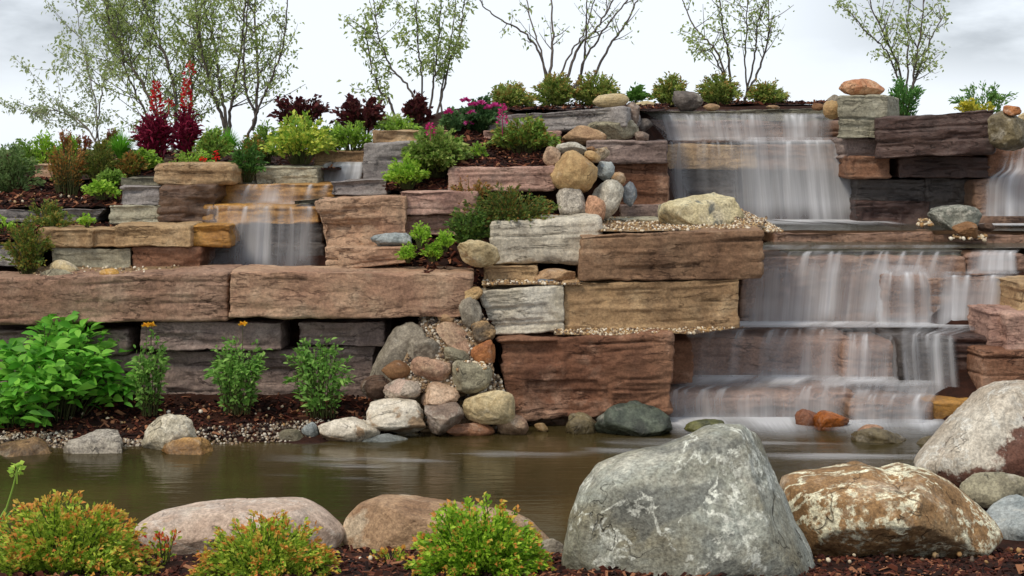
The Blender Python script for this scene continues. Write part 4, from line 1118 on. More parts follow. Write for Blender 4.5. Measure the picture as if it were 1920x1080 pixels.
mulch('mulch behind the top slabs of the waterfall', [(PZ(1240, 15.0, 2.47), PZ(1560, 15.0, 2.47), PZ(1560, 16.6, 2.56), PZ(1240, 16.6, 2.56))], 700, 9)
mulch('coarse red brown mulch on the near bank', [(PZ(-80, 5.5, .3), PZ(2000, 5.5, .3), PZ(2000, 6.8, .07), PZ(-80, 6.8, .06))], 9000, 10, size=.013)
gravel('tan gravel on the ledge over the largest reddish stone', [(PZ(1040, 9.87, .697), PZ(1300, 9.87, .70), PZ(1400, 10.12, .72), PZ(1040, 10.12, .72))], 900, 21)
gravel('tan gravel around the white mottled boulder', [(PZ(1120, 10.3, 1.40), PZ(1425, 10.2, 1.42), PZ(1440, 11.4, 1.44), PZ(1120, 11.4, 1.44)), ((1375, 434, 10.4), (1470, 436, 10.7), (1440, 418, 11.2), (1380, 390, 11.0))], 2200, 22)
gravel('tan gravel under the long brown stone', [(PZ(905, 10.04, 1.03), PZ(1092, 10.04, 1.035), PZ(1092, 10.35, 1.05), PZ(905, 10.35, 1.05))], 500, 23)
gravel('mixed gravel between the spilled rocks', [((745, 720, 9.72), (930, 720, 9.75), (905, 590, 10.0), (790, 590, 10.05)), ((730, 735, 9.62), (930, 735, 9.66), (915, 600, 9.92), (790, 600, 9.97)), ((680, 838, 9.62), (990, 838, 9.66), (935, 700, 9.82), (705, 730, 9.9))], 4200, 24, m=M_PEBD, size=.013)
gravel('pale pebbles along the waterline of the planted bank', [(PZ(350, 9.2, .045), PZ(720, 9.5, .06), PZ(720, 9.8, .14), PZ(350, 9.5, .11)), (PZ(-60, 9.1, .04), PZ(135, 9.15, .04), PZ(135, 9.45, .1), PZ(-60, 9.4, .1)), (PZ(120, 9.15, .04), PZ(360, 9.2, .045), PZ(360, 9.35, .08), PZ(120, 9.3, .07))], 2400, 25, m=M_PEBD, bed=False)
gravel('tan gravel beside the flat slate boulder', [((1716, 424, 12.2), (1750, 424, 12.2), (1745, 412, 12.7), (1722, 412, 12.7)), ((1780, 450, 11.7), (1850, 450, 11.7), (1850, 440, 12.0), (1790, 440, 12.0))], 160, 26, bed=False, size=.016)
gravel('pale pebbles scattered over the bank mulch', [(PZ(60, 9.4, .09), PZ(640, 9.6, .10), PZ(640, 10.0, .20), PZ(60, 9.9, .19))], 70, 29, bed=False, bump=.03, size=.014)
gravel('pale pebbles scattered over the near mulch', [(PZ(280, 6.0, .23), PZ(1080, 6.0, .23), PZ(1080, 6.6, .115), PZ(280, 6.6, .115)), (PZ(1500, 6.0, .23), PZ(1950, 6.0, .23), PZ(1950, 6.6, .115), PZ(1500, 6.6, .115))], 60, 30, bed=False, bump=.03, size=.012)
gravel('pebbles scattered over the mulch of the upper bed', [(PZ(-20, 11.0, 1.57), PZ(220, 11.0, 1.57), PZ(220, 11.8, 1.71), PZ(-20, 11.8, 1.71))], 40, 33, bed=False, bump=.03, size=.014)
gravel('pebbles on the ledge of the long stones', [(PZ(60, 10.05, 1.09), PZ(420, 10.05, 1.1), PZ(420, 10.5, 1.12), PZ(60, 10.5, 1.12))], 240, 27)
gravel('gravel lying on the grey green round rock', [((856, 694, 9.60), (915, 692, 9.60), (905, 678, 9.68), (862, 678, 9.68))], 160, 28, bed=False)

# ================================================================== water
water_patch('pool_water', (PZ(1395, 11.28, 1.195), PZ(1990, 11.4, 1.2), PZ(1990, 12.12, 1.205), PZ(1440, 12.12, 1.205)))
water_patch('pool_water', (PZ(1430, 12.15, 1.30), PZ(1990, 12.1, 1.30), PZ(1990, 13.5, 1.31), PZ(1240, 13.6, 1.31)))
GW = 'cascades of the big waterfall'
fall('waterfall', 'lowest wide cascade sliding into the pond', [(1300,1600,712,10.74),(1270,1602,722,10.4),(1236,1604,733,10.17),(1232,1600,752,10.12),(1236,1598,796,10.08)], .3,
     [(1420,26,.3,.3,1),(1500,30,.25,.3,1),(1560,26,.3,.2,1),(1330,40,.15,.3,1)], seed=1, fade=[1.3,1.1,.35,.7,1.0], group=GW)
fall('waterfall', 'short cascade over the jutting step beside the orange rocks', [(1600,1770,716,10.55),(1596,1764,735,10.15),(1590,1752,752,9.94),(1588,1746,772,9.9),(1586,1742,822,9.88)], .38,
     [(1605,18,.35,.2,1),(1660,20,.3,.3,1),(1720,22,.3,.3,1)], seed=2, fade=[1.3,1.0,.4,.7,1.0], group=GW)
fall('waterfall', 'rosy middle cascade over the broad tan step', [(1340,1600,610,11.16),(1320,1600,616,10.95),(1300,1600,624,10.72),(1285,1598,650,10.68),(1276,1598,716,10.64)], .15,
     [(1515,9,.35,.25,1),(1553,8,.35,.25,1)], seed=3, fade=[2.2,1.4,.35,.8,1.3], group=GW)
fall('waterfall', 'milky cascade over the rounded tan step', [(1560,1720,611,11.1),(1582,1708,622,10.85),(1580,1700,638,10.58),(1578,1696,660,10.54),(1572,1692,742,10.5)], .36,
     [(1600,18,.2,.3,1),(1640,30,.2,.3,1)], seed=4, fade=[1.4,.8,.4,.8,1.1], group=GW)
fall('waterfall', 'thin veil over the dark square stone', [(1690,1860,612,11.0),(1690,1840,620,10.75),(1686,1794,630,10.41),(1686,1794,655,10.37),(1694,1800,748,10.34)], .26,
     [(1690,7,.4,.3,1),(1752,7,.5,.4,1),(1780,6,.35,.5,1)], seed=5, fade=[2.4,1.2,.6,.9,1.2], group=GW)
fall('waterfall', 'broad grey curtain in the middle of the big waterfall', [(1420,1812,462,11.65),(1405,1810,470,11.4),(1396,1806,480,11.15),(1390,1796,515,11.1),(1384,1780,616,11.07)], .3,
     [(1402,22,.3,.35,1),(1566,11,.65,.4,1),(1646,16,.42,.5,1),(1700,30,.25,.45,1),(1530,14,.18,.3,1),(1500,40,.14,.3,1),(1602,5,.2,.4,1)], seed=6, fade=[.6,.6,.28,.85,1.15], group=GW)
B(1652, 514, 1742, 620, 11.02, .5, 'fallbrown', 'bulging wet stone under the broad middle curtain', r=.07, group=LF)
fall('waterfall', 'arched flow over the bulging stone in the broad middle curtain', [(1662,1736,500,11.07),(1655,1740,508,11.0),(1648,1744,520,10.95),(1642,1748,545,10.92),(1638,1750,616,10.9)], .26,
     [(1652,9,.4,.25,1),(1700,8,.2,.3,1),(1738,6,.25,.3,1)], seed=16, fade=[.6,.9,.9,.8,1.2], group=GW, nv=40)
fall('waterfall', 'narrow bright upper rill of the side cascade', [(1822,1918,468,11.6),(1818,1912,472,11.4),(1815,1906,478,11.26),(1812,1906,490,11.22),(1806,1908,516,11.18)], .25,
     [(1842,7,.5,.2,1),(1862,6,.5,.2,1),(1890,14,.6,.2,1),(1876,5,.4,.2,1)], seed=7, fade=[.6,.8,.9,1,1.1], group=GW, nv=40)
fall('waterfall', 'lower part of the side cascade in front of a red brown stone', [(1745,1915,512,11.22),(1742,1912,516,11.1),(1740,1910,522,11.0),(1742,1902,550,10.97),(1738,1892,616,10.93)], .28,
     [(1790,16,.55,.35,1),(1825,22,.3,.5,1),(1870,7,.5,.35,1),(1845,8,.25,.4,1)], seed=8, fade=[1.6,1.1,.5,.9,1.2], group=GW)
fall('waterfall', 'shallow topmost cascade under the garden shrubs', [(1206,1560,208,14.4),(1208,1562,214,14.2),(1210,1562,223,13.98),(1214,1562,240,13.9),(1222,1562,266,13.86)], .42,
     [(1250,20,.25,.3,1),(1330,26,.25,.3,1),(1420,24,.25,.3,1),(1520,32,.45,.3,1),(1380,10,.3,.3,1)], seed=9, fade=[.35,.7,.7,.7,1.1], group=GW, env=[(1210,1),(1340,.7),(1380,1),(1440,.5),(1500,1.3),(1560,1.2)])
fall('waterfall', 'tall upper curtain falling from a tan lip stone', [(1244,1604,260,13.84),(1244,1606,264,13.6),(1244,1608,272,13.43),(1244,1614,320,13.36),(1246,1626,416,13.3)], .24,
     [(1405,22,.5,.25,1),(1505,30,.6,.25,1),(1545,30,.45,.25,1),(1590,22,.4,.25,1),(1275,10,.3,.4,1),(1440,18,.3,.3,1),(1350,40,-.12,.2,.5)], seed=10, fade=[1.3,1.2,.55,.8,1.0], edge=.05, group=GW, env=[(1244,.6),(1290,.5),(1350,.6),(1420,1.1),(1460,.8),(1520,1.15),(1610,1.1)])
fall('waterfall', 'cut off waterfall at the edge of the upper pool', [(1895,1990,248,13.0),(1885,1990,262,12.92),(1868,1990,320,12.86),(1845,1990,335,12.7),(1838,1990,352,12.66),(1836,1990,408,12.62)], .5,
     [(1900,22,.35,.3,1),(1930,30,.3,.2,1)], seed=11, fade=[.8,.9,1,1,.8,1], group=GW)
SW = 'cascades of the small waterfall'
fall('waterfall', 'small white cascade at the top of the ochre steps', [(612,684,304,12.3),(608,684,307,12.1),(602,683,312,11.97),(598,681,325,11.93),(592,676,346,11.9)], .85,
     [(650,16,.3,.1,1),(672,10,.2,.1,1)], seed=12, nv=40, group=SW)
fall('waterfall', 'thin trickle across the upper ochre step', [(440,625,344,11.5),(436,624,346,11.3),(430,622,352,11.2),(428,620,365,11.18),(424,616,386,11.15)], .06,
     [(502,9,.5,.3,1),(520,6,.4,.3,1),(460,10,.15,.3,1),(545,8,.15,.3,1)], seed=13, fade=[.5,.5,.5,1,1.4], nv=40, group=SW)
fall('waterfall', 'dark veil of the small waterfall under the ochre steps', [(388,600,384,11.15),(386,600,387,10.98),(386,600,394,10.87),(382,600,425,10.83),(376,598,510,10.8)], .2,
     [(488,10,.5,.15,1),(503,6,.4,.15,1),(574,8,.5,.15,1),(402,12,.25,.25,.5),(440,8,.3,.3,1),(530,5,.3,.3,1),(548,5,.25,.4,1),(470,5,.3,.3,1)], seed=14, fade=[.5,.5,.4,.8,1.0], group=SW)
# foam where the water lands
def foam(label, rows, base, seed, fade):
    o = fall('foam', None, rows, base, (), .1, seed, fade, nv=36, amp=0.0, gain=.5, freq=3.5, flatw=True)
    o['kind'] = 'stuff'; o['label'] = label
    for k in ('category', 'group'):
        if k in o: del o[k]
def ff(x0, x1, x2, x3, Ya, Yb, z): 
    r = []
    for t in (0, .33, .66, 1):
        Y = Ya + (Yb - Ya) * t; r.append((x0 + (x2 - x0) * t, x1 + (x3 - x1) * t, HORIZON + (EYE - z) / Y * F, Y))
    return r
foam('white foam on the pond below the lowest cascade', ff(1225, 1780, 1270, 1790, 10.1, 9.3, .067), .72, 31, [1.2, .9, .4, .0])
foam('white foam on the lowest step', ff(1290, 1790, 1245, 1770, 10.72, 10.2, .268), .85, 32, [1.3, 1.1, .6, .1])
foam('white foam on the tan step', ff(1340, 1880, 1310, 1860, 11.14, 10.72, .628), .9, 33, [1.3, 1.2, .7, .2])
foam('white foam where the upper curtain meets the pool', ff(1255, 1650, 1440, 1720, 13.36, 12.3, 1.322), .98, 34, [1.4, 1.1, .5, 0])
foam('white foam below the cut off waterfall', ff(1825, 1990, 1840, 1990, 12.65, 12.15, 1.322), .9, 35, [1.3, 1, .4, 0])

def drift(label, x0, x1, Ya, Yb, amt, seed, z=.061):
    nx, ny = 200, 90
    X, Yy = np.meshgrid(np.linspace(x0, x1, nx), np.linspace(Ya, Yb, ny)); X = X.ravel(); Yy = Yy.ravel()
    u = (X - x0) / (x1 - x0); v = (Yy - Ya) / (Yb - Ya)
    n = fbm(np.stack([X * .9, Yy * 5.5 + X * .5, 0 * X], 1), 4, seed); m = fbm(np.stack([X * 1.3, Yy * 1.3, 0 * X + 3], 1), 2, seed + 4)
    den = amt * np.clip(n * 3 - .55, 0, 1) * np.clip(.6 + 1.6 * m, 0, 1) * np.clip(u * 4, 0, 1) * np.clip((1 - u) * 4, 0, 1) * np.clip(v * 5, 0, 1) * np.clip((1 - v) * 5, 0, 1)
    i, j = np.meshgrid(np.arange(nx - 1), np.arange(ny - 1)); a = (j * nx + i).ravel()
    o = mesh('foam', np.stack([X, Yy, np.full(X.size, z)], 1), [np.stack([a, a + 1, a + nx + 1, a + nx], 1)], M_WHITE, attrs={'whiteness': den}, uv=np.stack([Yy * .2, X * 2], 1))
    tagit(o, label, kind='stuff')
drift('thin foam drifting over the middle of the pond', -1.6, 2.2, 7.9, 9.5, .34, 51)
drift('thin foam drifting below the waterfall', .6, 2.9, 8.6, 10.0, .42, 52, .064)
# ================================================================== trees
TL_ = [(160,178,104),(136,156,86),(188,198,134),(122,140,82)]
TLp = [(168,178,134),(150,164,116),(186,192,156)]
tree('broad windblown tree with dense pale leaves behind the red flower spikes', [
  [(312,285),(290,205),(262,150),(228,100),(205,40),(190,-40),(172,-150)], [(325,262),(330,190),(312,110),(290,60),(270,0),(255,-90)],
  [(300,285),(262,190),(235,130),(225,60),(220,-40)], [(345,265),(358,180),(362,110),(375,40),(382,-70)]], 14.2, TL_, 10500, .047, 30, .02, seed=3, tw=.95, lo=.22, asp=.42)
tree('upright tree with three grey stems between the red spikes and the leaning tree', [
  [(425,234),(412,160),(402,90),(385,20),(375,-70)], [(430,234),(438,170),(452,90),(460,0),(465,-110)], [(420,232),(402,180),(385,125),(372,60),(362,-30)]], 14.0, TL_, 4000, .047, 20, .02, seed=4, tw=.65, lo=.3, asp=.42)
tree('leaning sparse tree beside the yellow leaved shrub', [
  [(462,265),(478,220),(490,190),(520,120),(533,70),(538,20),(545,-50)], [(480,212),(482,120),(478,30),(475,-60)], [(480,215),(463,180),(458,130),(460,60),(468,-30)]], 13.6, TL_, 1500, .045, 16, .019, seed=5, tw=.5, lo=.35)
tree('faint small tree at the far end of the bed', [
  [(183,260),(178,190),(165,130),(150,60),(140,-20)], [(180,256),(190,180),(200,120),(205,40)], [(176,258),(140,220),(90,205),(60,215)]], 15.5, TLp, 3600, .045, 20, .012, seed=6, tw=.75, lo=.25, bark=M_BARKP)
tree('leafy tree with five thin stems behind the pink flowers', [
  [(795,238),(790,130),(782,70),(783,0),(785,-90)], [(790,215),(765,160),(735,130),(718,90),(708,60),(700,0),(690,-70)], [(802,235),(812,160),(818,110),(825,30),(828,-60)],
  [(812,236),(832,165),(845,110),(862,60),(872,0),(880,-70)], [(825,234),(828,170),(838,110),(850,50),(855,-40)], [(746,236),(730,190),(710,165),(695,120),(686,60)]], 14.2, TL_, 3000, .052, 14, .017, seed=7, tw=.42, lo=.35)
tree('nearly bare tree with many spreading stems above the top shrubs', [
  [(1030,155),(1036,90),(1035,30),(1028,-70)], [(1025,155),(1010,95),(980,60),(945,40),(905,10),(880,-40)], [(1045,155),(1070,100),(1095,60),(1115,0),(1125,-60)],
  [(1060,155),(1085,90),(1120,50),(1150,0),(1165,-50)], [(1085,150),(1095,115),(1130,60),(1175,0),(1190,-50)], [(1110,150),(1140,90),(1170,50),(1195,0),(1205,-40)], [(1028,150),(1012,90),(990,20),(985,-50)], [(1088,150),(1097,90),(1100,20),(1102,-50)]], 15.0, TL_, 340, .05, 6, .019, seed=8, tw=.4, lo=.4)
tree('airy tree with two clumps of stems behind the dark round rock', [
  [(1370,170),(1365,100),(1355,50),(1350,0),(1345,-70)], [(1365,165),(1345,100),(1320,70),(1295,40),(1280,0),(1270,-50)], [(1400,175),(1397,120),(1400,50),(1403,0),(1408,-70)],
  [(1400,175),(1415,100),(1420,50),(1432,0),(1440,-60)], [(1402,175),(1425,125),(1440,75),(1443,30),(1437,-40)], [(1366,165),(1352,130),(1330,95),(1312,100)]], 15.6, TL_, 1250, .05, 13, .017, seed=9, tw=.5, lo=.4)
tree('small leafy tree behind the grey green corner stone', [
  [(1700,168),(1702,100),(1703,50),(1702,-50)], [(1695,165),(1680,110),(1655,60),(1635,10),(1625,-50)], [(1690,165),(1665,100),(1625,60),(1592,20)], [(1712,160),(1718,110),(1728,50),(1735,-40)], [(1712,160),(1730,110),(1748,70),(1772,20)]], 15.4, TL_, 1500, .05, 14, .016, seed=10, tw=.45, lo=.3)

# ================================================================== plants
GREEN = [(104,172,54),(80,146,42),(138,196,74),(64,122,38)]
HERB = [(118,164,74),(94,140,58),(146,184,94),(78,120,50)]
LIME = [(150,186,62),(126,170,52),(172,200,84)]
SPI = [(164,188,62),(192,206,84),(130,162,52),(112,142,46)]
TIPS = [(206,148,72),(204,128,66),(196,170,76),(184,176,72)]
BURG = [(82,34,40),(60,28,32),(104,52,52),(60,46,38)]
FERN = [(104,128,56),(84,108,46),(134,138,62),(146,116,58)]
RUST = [(150,108,58),(168,112,56),(128,116,58),(110,96,48)]
MID = [(126,160,68),(102,138,56),(154,180,88),(86,118,50)]
TOPG = [(132,154,74),(106,130,60),(166,178,96),(142,136,70)]
# planted bank
shrub('big leafy bright green plant against the low wall', -40, 600, 252, 800, 9.75, GREEN, 70, 17, .165, .38, 'leafy_plant', 'plant', big=True, whorl=True, t0=.3, droop=.35, sr=.006, up=.6, dep=.5, shape='dome', out=.55)
shrub('trailing green plant in front of the big leafy plant at the picture edge', -50, 715, 90, 822, 9.55, GREEN, 16, 12, .12, .5, 'leafy_plant', 'plant', big=True, whorl=True, t0=.2, droop=.4, dep=.2)
HG = 'herb plants along the low wall'
for lab, x0, y0, x1, y1, Y in (('thin herb plant with an orange flower beside the big leafy plant', 246, 620, 318, 776, 9.72), ('herb plant with a lone yellow flower in the middle of the bank', 386, 628, 508, 772, 9.74), ('bushiest herb plant, nearest to the rock spill', 540, 622, 668, 778, 9.72)):
    r_, b_ = shrub(lab, x0, y0, x1, y1, Y, HERB, 40 if x0 > 300 else 22, 30, .06, .38, 'herb_plant', 'plant', HG, t0=.1, shape='upright', droop=.35, sr=.004, big=True, out=.6)
    if x0 < 500:
        for k in range(2 if x0 < 300 else 1):
            q = P((x0 + x1) / 2 + (-8 + 10 * k if x0 < 300 else 8), 612 if x0 < 300 else 610, Y - .02)
            bloom(r_, q, .03, .05, [(224,140,30),(236,170,50)], 26, 'ball', 'flower', .028, seed=k + 5)
            cur = np.array([q - [0, 0, .2], q]); V, q4 = tube(cur, .003, .002, 4); mesh('flower_stalk', V, [q4], M_TWIG, parent=r_)
# near bank
SG = 'orange tipped shrubs along the near bank'
shrub('widest orange tipped shrub at the corner of the near bank', -60, 938, 300, 1150, 5.85, SPI, 210, 60, .033, .5, 'shrub', 'shrub', SG, tips=TIPS, tipt=.88, t0=.35, dep=.38, out=.55)
shrub('low orange tipped shrub before the long flat boulder', 352, 972, 648, 1150, 5.8, SPI, 180, 58, .031, .5, 'shrub', 'shrub', SG, tips=TIPS, tipt=.88, t0=.35, dep=.34, out=.55)
shrub('bright green shrub with a few orange tips beside the huge boulder', 752, 946, 1040, 1140, 5.85, [(150,190,50),(178,206,72),(120,162,44),(100,140,40)], 190, 60, .033, .55, 'shrub', 'shrub', SG, tips=TIPS, tipt=.95, t0=.35, dep=.34, out=.55)
shrub('small orange green sprig in the mulch between two shrubs', 690, 1015, 776, 1075, 6.15, SPI, 14, 12, .034, .5, 'shrub', 'shrub', SG, tips=TIPS, tipt=.6)
shrub('small reddish sprig beside the widest shrub', 272, 985, 345, 1070, 6.1, SPI, 14, 12, .034, .5, 'shrub', 'shrub', SG, tips=[(190,60,50),(200,110,60)], tipt=.6)
grass_clump('arching daylily blades over the pond edge at the picture edge', -110, 915, 75, 1050, 6.35, [(96,150,50),(128,172,70)], 34, .03, 'daylily', 'plant', arch=.5, seg=9)
q = [P(-6, 1010, 6.3), P(10, 960, 6.3), P(24, 915, 6.3), P(32, 880, 6.3)]
d_ = empty('flower_stalk', P(-6, 1010, 6.3)); tagit(d_, 'single green bud stalk rising above the daylily blades', 'plant')
V, q4 = tube(spline(np.array(q), 12), .006, .004, 6); mesh('stalk', V, [q4], leaf_mat([(120,150,60),(130,160,70)], .1), parent=d_)
bloom(d_, P(32, 892, 6.3), .018, .06, [(140,176,66),(170,196,84)], 26, 'spike', 'bud', .03, 3)
# left beds
shrub('grey green ferny shrub at the picture edge on the upper bed', -40, 272, 78, 372, 11.5, [(116,142,84),(94,122,68),(140,158,104)], 46, 26, .05, .4, 'shrub', 'shrub', t0=.2)
shrub('rusty orange airy shrub on the upper bed', 84, 262, 168, 366, 11.4, RUST, 46, 18, .035, .4, 'shrub', 'shrub', t0=.2, shape='upright')
shrub('olive green shrub beside the rusty orange one', 148, 268, 226, 352, 11.45, [(110,122,56),(88,104,46),(138,126,62)], 46, 22, .04, .4, 'shrub', 'shrub', t0=.2)
shrub('pale lime upright plant behind the rusty orange shrub', 66, 238, 102, 312, 12.2, LIME, 12, 24, .05, .4, 'plant', 'plant', shape='upright', t0=.1)
shrub('reddish feathery plant behind the olive shrub', 142, 240, 172, 300, 12.4, [(140,70,62),(120,84,56)], 9, 24, .035, .4, 'plant', 'plant', shape='upright', t0=.1)
shrub('tall rust feathery plant above the rusty shrub', 112, 232, 134, 300, 12.0, [(172,110,72),(150,118,66)], 8, 22, .035, .4, 'plant', 'plant', shape='upright', t0=.1)
shrub('bright green ground cover on the mulch beside the purple slate', 156, 338, 226, 372, 11.05, LIME + [(90,140,48)], 22, 14, .045, .7, 'plant', 'plant', t0=.3)
shrub('wispy olive plant hanging over the slate kerb', 50, 366, 118, 424, 10.85, FERN, 22, 16, .035, .4, 'plant', 'plant', t0=.2)
shrub('low green plant growing under the slate kerb', 62, 396, 148, 432, 10.7, FERN, 22, 16, .04, .5, 'plant', 'plant')
shrub('small lime plant beside the low green plant', 148, 406, 178, 424, 10.68, LIME, 8, 10, .04, .7, 'plant', 'plant')
shrub('small lime plant at the picture edge under the kerb', -20, 408, 30, 436, 10.7, LIME, 8, 10, .04, .7, 'plant', 'plant')
shrub('drooping ferny shrub before the notched cream stone', 6, 412, 100, 516, 10.3, FERN + [(90,130,50)], 44, 26, .04, .45, 'shrub', 'shrub', t0=.15, dep=.25)
grass_clump('bright green grass tuft beside the maroon plants', 192, 228, 260, 300, 11.8, [(112,172,52),(92,150,42),(134,186,70)], 520, .013)
grass_clump('bright green grass tuft behind the tan boulder stone', 398, 228, 458, 290, 12.2, [(112,172,52),(92,150,42),(134,186,70)], 520, .013)
MR = 'tall red flowering maroon plants'
for lab, x0, x1, y0, y1, sp in (('bigger maroon plant with a curved red flower spike', 258, 324, 205, 306, [(293, 215, 62), (316, 200, 14)]), ('narrower maroon plant with the thicker red flower spike', 332, 368, 205, 292, [(350, 210, 62), (356, 140, 26)])):
    r_, b_ = shrub(lab, x0, y0, x1, y1, 12.0, [(128,28,58),(98,24,46),(150,44,72)], 26 if x0 < 300 else 18, 34, .09, .22, 'flowering_plant', 'plant', MR, t0=.1, shape='upright', droop=.5, trans=.2)
    for k, (px, py, hp) in enumerate(sp):
        bloom(r_, P(px, py, 12.0 - .02), .034, hp / F * 12, [(190,32,42),(160,24,34),(206,70,66)], 130 if hp > 40 else 30, 'spike', 'flower_spike', .034, seed=k + 9)
RD = 'small red flowers behind the rounded tan stone'
for lab, px, py in (('small red flower behind the rounded tan stone', 381, 304), ('taller red flower behind the rounded tan stone', 405, 300)):
    r_ = empty('flower', P(px, py + 14, 11.4)); tagit(r_, lab, 'flower', RD)
    bloom(r_, P(px, py, 11.4), .018, .04 if px < 400 else .07, [(220,36,32),(196,26,28)], 24, 'spike', 'flower_head', .022, seed=px)
shrub('green shrub between the grass tuft and the maroon plant', 362, 250, 440, 306, 11.9, MID + [(150,140,60)], 40, 20, .045, .45, 'shrub', 'shrub')
shrub('dark green trailing plant hanging between the grey stones', 425, 270, 500, 340, 11.42, [(72,112,48),(54,90,40),(96,134,60)], 34, 18, .045, .55, 'plant', 'plant', dep=.2)
shrub('low green plants along the edge behind the rounded tan stone', 320, 284, 402, 312, 11.6, LIME + MID, 24, 14, .04, .5, 'plant', 'plant', dep=.25)
shrub('yellow leaved rounded shrub above the cracked grey stone', 500, 218, 626, 306, 11.8, [(206,206,96),(180,192,78),(132,164,62),(108,146,52)], 70, 24, .055, .55, 'shrub', 'shrub', dep=.4)
shrub('green shrub at the side of the yellow leaved one', 470, 228, 528, 306, 12.2, MID, 34, 20, .045, .5, 'shrub', 'shrub')
BG = 'dark burgundy shrubs against the sky'
shrub('burgundy shrub behind the yellow leaved shrub', 505, 178, 624, 250, 12.8, BURG, 26, 20, .07, .6, 'shrub', 'shrub', BG, shape='upright')
shrub('burgundy shrub between the yellow shrub and the leafy tree', 630, 178, 722, 262, 12.6, BURG, 30, 22, .07, .6, 'shrub', 'shrub', BG, shape='upright')
shrub('burgundy shrub around the stems of the leafy tree', 758, 176, 806, 246, 13.0, BURG, 20, 20, .065, .6, 'shrub', 'shrub', BG, shape='upright')
shrub('green and yellow undergrowth below the burgundy shrub', 618, 228, 704, 288, 12.2, LIME + MID, 40, 18, .05, .5, 'shrub', 'shrub')
shrub('lime green plants in front of the leafy tree', 700, 222, 790, 254, 12.6, LIME + MID, 30, 18, .05, .4, 'plant', 'plant')
# more of the dense upper planting
UL = 'mixed plants crowding the upper bed'
for lab, x0, y0, x1, y1, Y, cols, lf, asp, shp in (
  ('green shrub behind the grey green ferny one at the picture edge', 20, 262, 82, 330, 12.4, MID, .045, .5, 'dome'),
  ('yellow green bush behind the pale lime plant', 84, 268, 140, 320, 12.6, LIME + MID, .045, .5, 'dome'),
  ('feathery rust and green bush before the peach stone', 100, 286, 160, 350, 11.6, RUST + MID, .035, .4, 'dome'),
  ('dark olive bush behind the grass tuft', 176, 262, 214, 312, 12.5, FERN, .04, .45, 'dome'),
  ('upright lime plant between the feathery plants', 120, 246, 146, 304, 12.5, LIME, .05, .4, 'upright'),
  ('dark spiky plant with reddish leaves before the grass tuft', 202, 238, 222, 292, 12.6, [(130,76,62),(104,70,52)], .04, .4, 'upright'),
  ('low olive and rust plant before the grass tuft', 214, 288, 280, 330, 11.5, FERN + RUST, .04, .5, 'dome'),
  ('yellow green low plant beside the rounded tan stone', 244, 282, 300, 318, 11.6, LIME + MID, .045, .6, 'dome'),
  ('small green plant with white specks on the mulch', 186, 320, 232, 346, 11.3, MID, .04, .5, 'dome'),
  ('green bush behind the rounded tan stone', 372, 240, 430, 300, 12.4, LIME + MID, .045, .5, 'dome'),
  ('dull rust bush below the leaning tree', 448, 252, 500, 304, 12.0, RUST + MID, .04, .5, 'dome'),
  ('green bush between the burgundy shrubs', 596, 232, 648, 290, 12.4, MID, .045, .5, 'dome'),
  ('pale strappy plant beside the flat tan stone', 706, 218, 764, 248, 12.9, [(176,190,110),(140,164,84)], .07, .22, 'upright')):
    shrub(lab, x0, y0, x1, y1, Y, cols, 40 if shp == 'dome' else 14, 22, lf, asp, 'shrub' if shp == 'dome' else 'plant', 'shrub' if shp == 'dome' else 'plant', UL, t0=.12, shape=shp)
# middle beds
r_, b_ = shrub('pale green bushy plant with a pink spike over the small mulch bed', 752, 244, 884, 330, 11.3, [(130,158,74),(104,136,58),(160,172,96),(90,116,52)], 90, 26, .055, .7, 'flowering_plant', 'plant', dep=.35)
bloom(r_, P(807, 254, 11.15), .03, 22 / F * 11.15, [(196,60,124),(176,46,108)], 60, 'spike', 'flower_spike', .026, 4)
shrub('lime green low plant spilling over the small mulch bed', 722, 296, 806, 352, 11.05, LIME + [(110,150,56)], 40, 20, .045, .65, 'plant', 'plant', dep=.25)
shrub('small green sprig between the two flowering plants', 884, 268, 912, 300, 11.4, LIME + MID, 8, 10, .045, .6, 'plant', 'plant')
r_, b_ = shrub('ferny plant with a tall pink spike above the long pink stone', 910, 222, 1052, 290, 11.6, FERN + MID, 64, 24, .05, .55, 'flowering_plant', 'plant', dep=.3)
bloom(r_, P(942, 234, 11.5), .03, 38 / F * 11.5, [(200,60,130),(170,44,108)], 90, 'spike', 'flower_spike', .026, 6)
r_, b_ = shrub('dark green plant covered with pink blooms', 858, 188, 952, 258, 12.3, [(70,104,60),(54,84,50),(92,124,76)], 44, 20, .065, .6, 'flowering_plant', 'plant', dep=.35)
for k, (px, py) in enumerate(((872,190),(886,198),(902,196),(914,204),(884,214),(928,200),(880,232))):
    bloom(r_, P(px, py, 12.1), .05, .04, [(200,64,140),(172,44,116),(214,100,164)], 46, 'ball', 'flower', .034, k + 20)
r_, b_ = shrub('small plant with pink blooms above the flat tan stone', 830, 208, 864, 252, 12.2, [(92,124,76),(70,104,60)], 14, 14, .06, .6, 'flowering_plant', 'plant')
bloom(r_, P(842, 212, 12.1), .05, .04, [(200,64,140),(172,44,116)], 46, 'ball', 'flower', .034, 31)
shrub('creeping dark fern like plant spreading over the middle terrace', 842, 352, 1068, 432, 10.6, [(92,116,52),(72,96,44),(120,128,60),(138,98,52)], 90, 26, .04, .45, 'shrub', 'shrub', dep=.3, t0=.1)
shrub('dark green creeping plant running down to the lime sprigs', 826, 388, 930, 462, 10.42, [(92,124,56),(70,100,46),(124,146,66)], 40, 22, .04, .5, 'shrub', 'shrub', dep=.15, t0=.1)
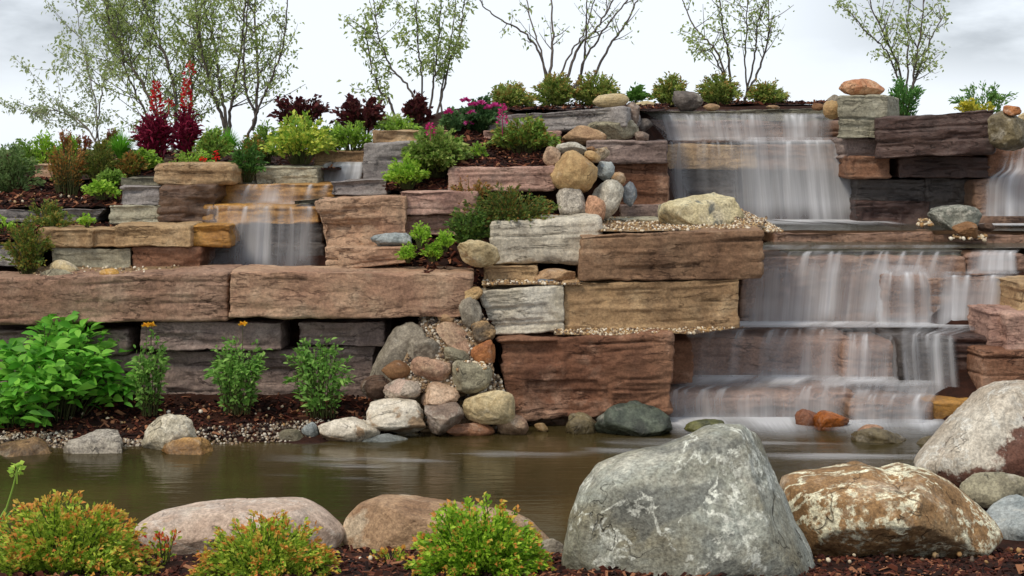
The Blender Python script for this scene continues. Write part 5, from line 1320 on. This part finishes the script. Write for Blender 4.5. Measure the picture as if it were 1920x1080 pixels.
shrub('rusty wisps over the end of the long pink stone', 832, 330, 930, 384, 10.75, RUST, 26, 16, .03, .4, 'plant', 'plant', shape='upright', dep=.15)
LS = 'lime green sprigs on the dark soil'
for lab, x0, y0, x1, y1 in (('tallest lime green sprig beside the grey blue rock', 768, 418, 808, 462), ('lime green sprig below the creeping dark plant', 816, 432, 852, 470), ('lowest lime green sprig over the low rosy stone', 750, 462, 782, 490), ('wide lime green sprig above the long rosy stone', 788, 456, 832, 488)):
    shrub(lab, x0, y0, x1, y1, 10.25, LIME, 18, 16, .034, .6, 'plant', 'plant', LS, dep=.1)
# top beds
TG = 'green shrubs along the top'
for lab, x0, y0, x1, y1, Y in (('olive shrub with reddish tips at the start of the top row', 912, 158, 1000, 214, 13.4), ('broad green shrub below the bare tree', 990, 142, 1090, 206, 13.8), ('broad green shrub next to the pale oval rock', 1070, 138, 1168, 204, 13.8),
     ('rounded shrub behind the dark round rock', 1218, 142, 1296, 202, 15.2), ('rounded yellow green shrub under the airy tree', 1300, 140, 1396, 200, 15.4), ('smaller shrub at the end of the top row', 1398, 152, 1478, 200, 15.4)):
    shrub(lab, x0, y0, x1, y1, Y, TOPG, 64, 26, .05, .5, 'shrub', 'shrub', TG, tips=[(160,120,66),(150,140,76)], tipt=.92, t0=.15)
shrub('low leafy green plant behind the pale oval rock', 1172, 164, 1214, 198, 14.4, [(100,140,62),(80,118,50)], 16, 14, .07, .5, 'plant', 'plant')
SE = 'fleshy green plants behind the dark wall'
shrub('tall fleshy green plant beside the grey green corner stone', 1662, 138, 1728, 222, 13.9, [(92,140,70),(74,120,58),(124,164,90)], 20, 30, .06, .36, 'plant', 'plant', SE, shape='upright', t0=.05)
shrub('fleshy green plant with yellow flowers behind the maroon stone', 1782, 158, 1904, 216, 13.6, [(104,146,76),(86,126,60),(140,170,100)], 18, 28, .06, .36, 'plant', 'plant', SE, shape='upright', t0=.05)
shrub('low yellow flowering plant behind the maroon stone', 1790, 188, 1862, 216, 13.3, [(216,196,70),(190,180,66),(130,150,60)], 18, 16, .045, .5, 'plant', 'plant', SE)
